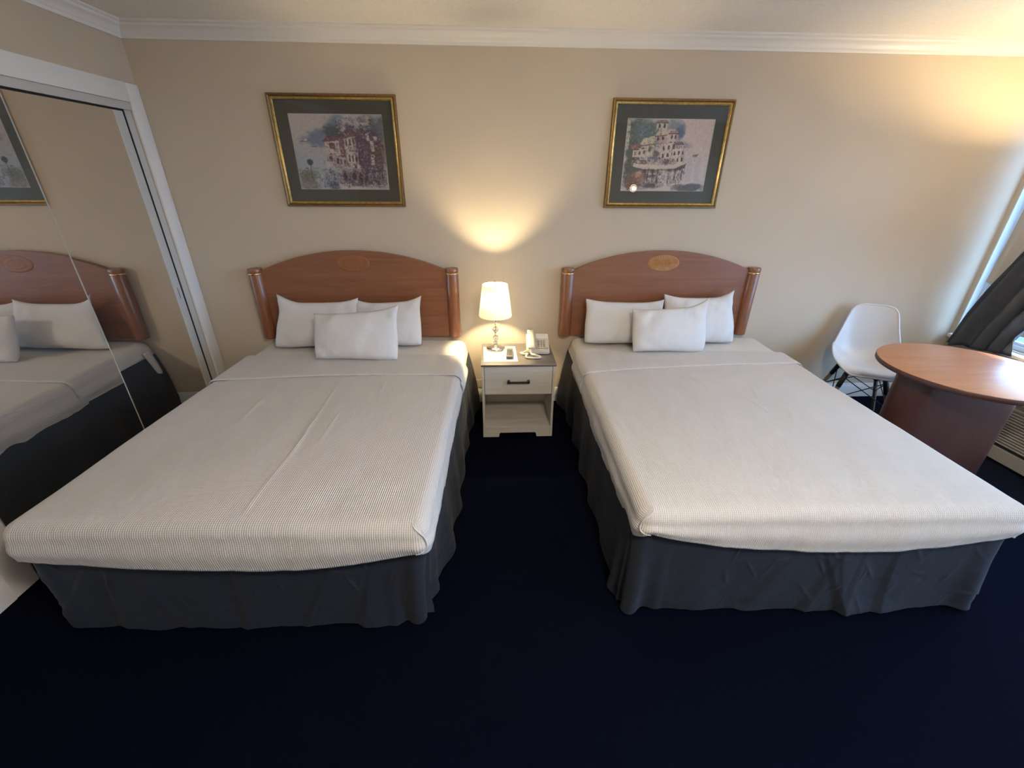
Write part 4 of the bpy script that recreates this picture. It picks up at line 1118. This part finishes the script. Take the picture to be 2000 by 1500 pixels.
# ------------------------------------------------------------------ curtain
def curtain():
    t = thing('curtain', 'charcoal curtain hanging gathered at the window corner', 'curtain', (0, 0, 0))
    V = []; F = []; nu, nv = 150, 60
    def lerp(tab, z):
        for (z0, a), (z1, b) in zip(tab[:-1], tab[1:]):
            if z <= z1: f = (z - z0) / (z1 - z0); f = max(0, min(1, f)); return a + (b - a) * f
        return tab[-1][1]
    Lf = [(.50, -.075), (.75, -.130), (1.0, -.205), (1.22, -.285), (1.6, -.46), (2.2, -.70)]
    Rt = [(.50, -.565), (.60, -.550), (.80, -.525), (.95, -.525), (1.15, -.585), (1.5, -.78), (2.2, -1.25)]
    for j in range(nv + 1):
        g = j / nv
        for i in range(nu + 1):
            u = i / nu
            zb = .508 + .075 * u + .006 * math.sin(u * 30)
            z = zb + (2.20 - zb) * g
            yl, yr = lerp(Lf, z), lerp(Rt, z)
            y = yl + (yr - yl) * u
            a = .030 * (.6 + .4 * (1 - g))
            dd_ = yl - y; ph_ = dd_ / .118 * 2 * PI * (1 - .25 * g) + 1.0 * math.sin(dd_ * 16 + 1)
            x = 5.275 + a * math.sin(ph_) + .010 * math.sin(ph_ * 2.1 + 1 + g * 3) + .015 * fbm(u * 5, g * 3, 2.) - .02 * u
            V.append((x, y, z))
    W = nu + 1
    for j in range(nv):
        for i in range(nu): a = j * W + i; F.append((a, a + 1, a + W + 1, a + W))
    o = raw('panel', V, F, 'curtain', t, True); md = o.modifiers.new('thick', 'SOLIDIFY'); md.thickness = .003; md.offset = 0
    V = []; F = []; nu = 90
    for j in range(nv + 1):
        g = j / nv
        for i in range(nu + 1):
            u = i / nu; z = .70 + 1.50 * g; yl = -.112 - .03 * math.sin(g * 2.); 
            if z < 1.0: yl = min(yl, lerp(Lf, z) - .01)
            V.append((5.325 + .012 * math.sin(u * 40 + g), yl + (lerp(Rt, z) + .03 - yl) * u, z))
    W = nu + 1
    for j in range(nv):
        for i in range(nu): a = j * W + i; F.append((a, a + 1, a + W + 1, a + W))
    o = raw('lining', V, F, 'lining', t, True); md = o.modifiers.new('thick', 'SOLIDIFY'); md.thickness = .002; md.offset = 0
    o['label'] = 'pale lining behind the dark panel'
    bm = bmesh.new(); tube(bm, [(5.33, -.06, 2.215), (5.33, -2.8, 2.215)], .012, 12); 
    for y in (-.12, -1.4, -2.7): box(bm, 5.32, 5.40, y - .01, y + .01, 2.205, 2.225)
    obj('rod', bm, 'blackmetal', t, smooth=False)
curtain()

# ------------------------------------------------------------------ lamps outside the picture; the ceiling fixture is an added one
sw = thing('swag_lamp', 'lit hanging shade lamp in the window corner, right of the frame', 'lamp', (5.09, -.86, 0))
bm = bmesh.new(); n = 64
rg = [[bm.verts.new((r * math.cos(2 * PI * j / n), r * math.sin(2 * PI * j / n), z)) for j in range(n)] for r, z in ((.150, 1.22), (.142, 1.35), (.126, 1.55), (.120, 1.63))]
for a, b in zip(rg[:-1], rg[1:]):
    for j in range(n): bm.faces.new((a[j], a[(j + 1) % n], b[(j + 1) % n], b[j]))
obj('lamp_shade', bm, 'shade', sw, smooth=True)
bm = bmesh.new(); bmesh.ops.create_uvsphere(bm, u_segments=20, v_segments=12, radius=.024); bmesh.ops.translate(bm, verts=bm.verts[:], vec=(0, 0, 1.572))
obj('light_bulb', bm, 'bulb2', sw, smooth=True)
bm = bmesh.new(); tube(bm, [(0, 0, 1.58), (0, 0, 2.44)], .006, 8)
for k in range(3):
    a = k * 2 * PI / 3; tube(bm, [(0, 0, 1.60), (.120 * math.cos(a), .120 * math.sin(a), 1.628)], .002, 6)
obj('cord', bm, 'brass', sw)
sc_ = thing('wall_sconce', 'round lit wall lamp on the wall facing the beds', 'lamp', (3.945, YF, 1.545))
def disc(bm, r0, r1, y): 
    a = [bm.verts.new((r0 * math.cos(2 * PI * j / 40), y, r0 * math.sin(2 * PI * j / 40))) for j in range(40)]
    b = [bm.verts.new((r1 * math.cos(2 * PI * j / 40), y - .012, r1 * math.sin(2 * PI * j / 40))) for j in range(40)]
    for j in range(40): bm.faces.new((a[j], a[(j + 1) % 40], b[(j + 1) % 40], b[j]))
    return b
bm = bmesh.new(); b_ = disc(bm, .001, .030, .08); obj('glowing_core', bm, 'frost', sc_)
bm = bmesh.new(); disc(bm, .049, .060, .06); obj('glowing_rim', bm, 'frostrim', sc_)
bm = bmesh.new(); lathe(bm, [(0, 0), (.075, 0), (.075, .05), (.0, .055)], 40); bmesh.ops.rotate(bm, verts=bm.verts[:], cent=(0, 0, 0), matrix=Matrix.Rotation(R(-90), 3, 'X')); obj('back_plate', bm, 'golddark', sc_, autosmooth=40)
cl = thing('added_ceiling_light', 'added unseen ceiling fixture that brightens the room', 'lamp', (2.3, -3.20, 0))  # unseen fixture added to brighten the beds and walls
bm = bmesh.new(); lathe(bm, [(0, 2.345), (.08, 2.35), (.15, 2.37), (.185, 2.40), (.19, 2.42)], 40); obj('diffuser', bm, 'ceilglow', cl, smooth=True)
bm = bmesh.new(); lathe(bm, [(0, 2.418), (.20, 2.418), (.20, 2.44), (0, 2.44)], 40); obj('canopy', bm, 'brass', cl, autosmooth=40)

# ------------------------------------------------------------------ daylight
wd = bpy.data.worlds.new('sky'); S.world = wd; wd.use_nodes = True
nt = wd.node_tree; nt.nodes.clear()
bg = N(nt, 'ShaderNodeBackground'); ow = N(nt, 'ShaderNodeOutputWorld')
bg.inputs['Color'].default_value = (.32, .57, 1., 1); bg.inputs['Strength'].default_value = 5.5
L(nt, bg.outputs[0], ow.inputs['Surface'])
for nm_, (ya, yb, za, zb_) in (('window_portal', (WY0, WY1, WZ0, WZ1)), ('door_portal', (DY0, DY1, .02, 2.05))):
  pl = bpy.data.lights.new(nm_, 'AREA'); pl.shape = 'RECTANGLE'; pl.size = abs(yb - ya); pl.size_y = zb_ - za
  pl.cycles.is_portal = True
  po = bpy.data.objects.new(nm_, pl); COL.objects.link(po)
  po.location = (XR + .09, (ya + yb) / 2, (za + zb_) / 2)
  po.rotation_euler = Matrix(((0, 0, 1), (1, 0, 0), (0, 1, 0))).to_euler()   # -Z looks into the room (-X)

# ------------------------------------------------------------------ camera
F_PX, PITCH, YAW, ROLL = 830.63, R(25.6336), R(2.633), R(.3963)
fw = Vector((math.sin(YAW) * math.cos(PITCH), math.cos(YAW) * math.cos(PITCH), -math.sin(PITCH)))
r0 = Vector((math.cos(YAW), -math.sin(YAW), 0)); u0 = r0.cross(fw)
rv = math.cos(ROLL) * r0 + math.sin(ROLL) * u0; uv_ = -math.sin(ROLL) * r0 + math.cos(ROLL) * u0
cam = bpy.data.cameras.new('camera'); co = bpy.data.objects.new('camera', cam); COL.objects.link(co)
cam.sensor_fit = 'HORIZONTAL'; cam.sensor_width = 36.; cam.lens = F_PX * 36 / 2000
cam.clip_start = .02
mw = Matrix((rv, uv_, -fw)).transposed().to_4x4(); mw.translation = Vector((1.6979, -3.1244, 1.6537))
co.matrix_world = mw
S.camera = co
S.view_settings.view_transform = 'Standard'; S.view_settings.look = 'None'; S.view_settings.gamma = 1.; S.view_settings.use_curve_mapping = False
S.view_settings.exposure = 1.18
S.cycles.use_denoising = True
S.cycles.max_bounces = 10; S.cycles.diffuse_bounces = 5; S.cycles.glossy_bounces = 5; S.cycles.transparent_max_bounces = 12
S.cycles.sample_clamp_indirect = 6.
S.cycles.blur_glossy = .4
S.cycles.caustics_reflective = True; S.cycles.caustics_refractive = False
S.cycles.use_adaptive_sampling = True; S.cycles.adaptive_threshold = .02
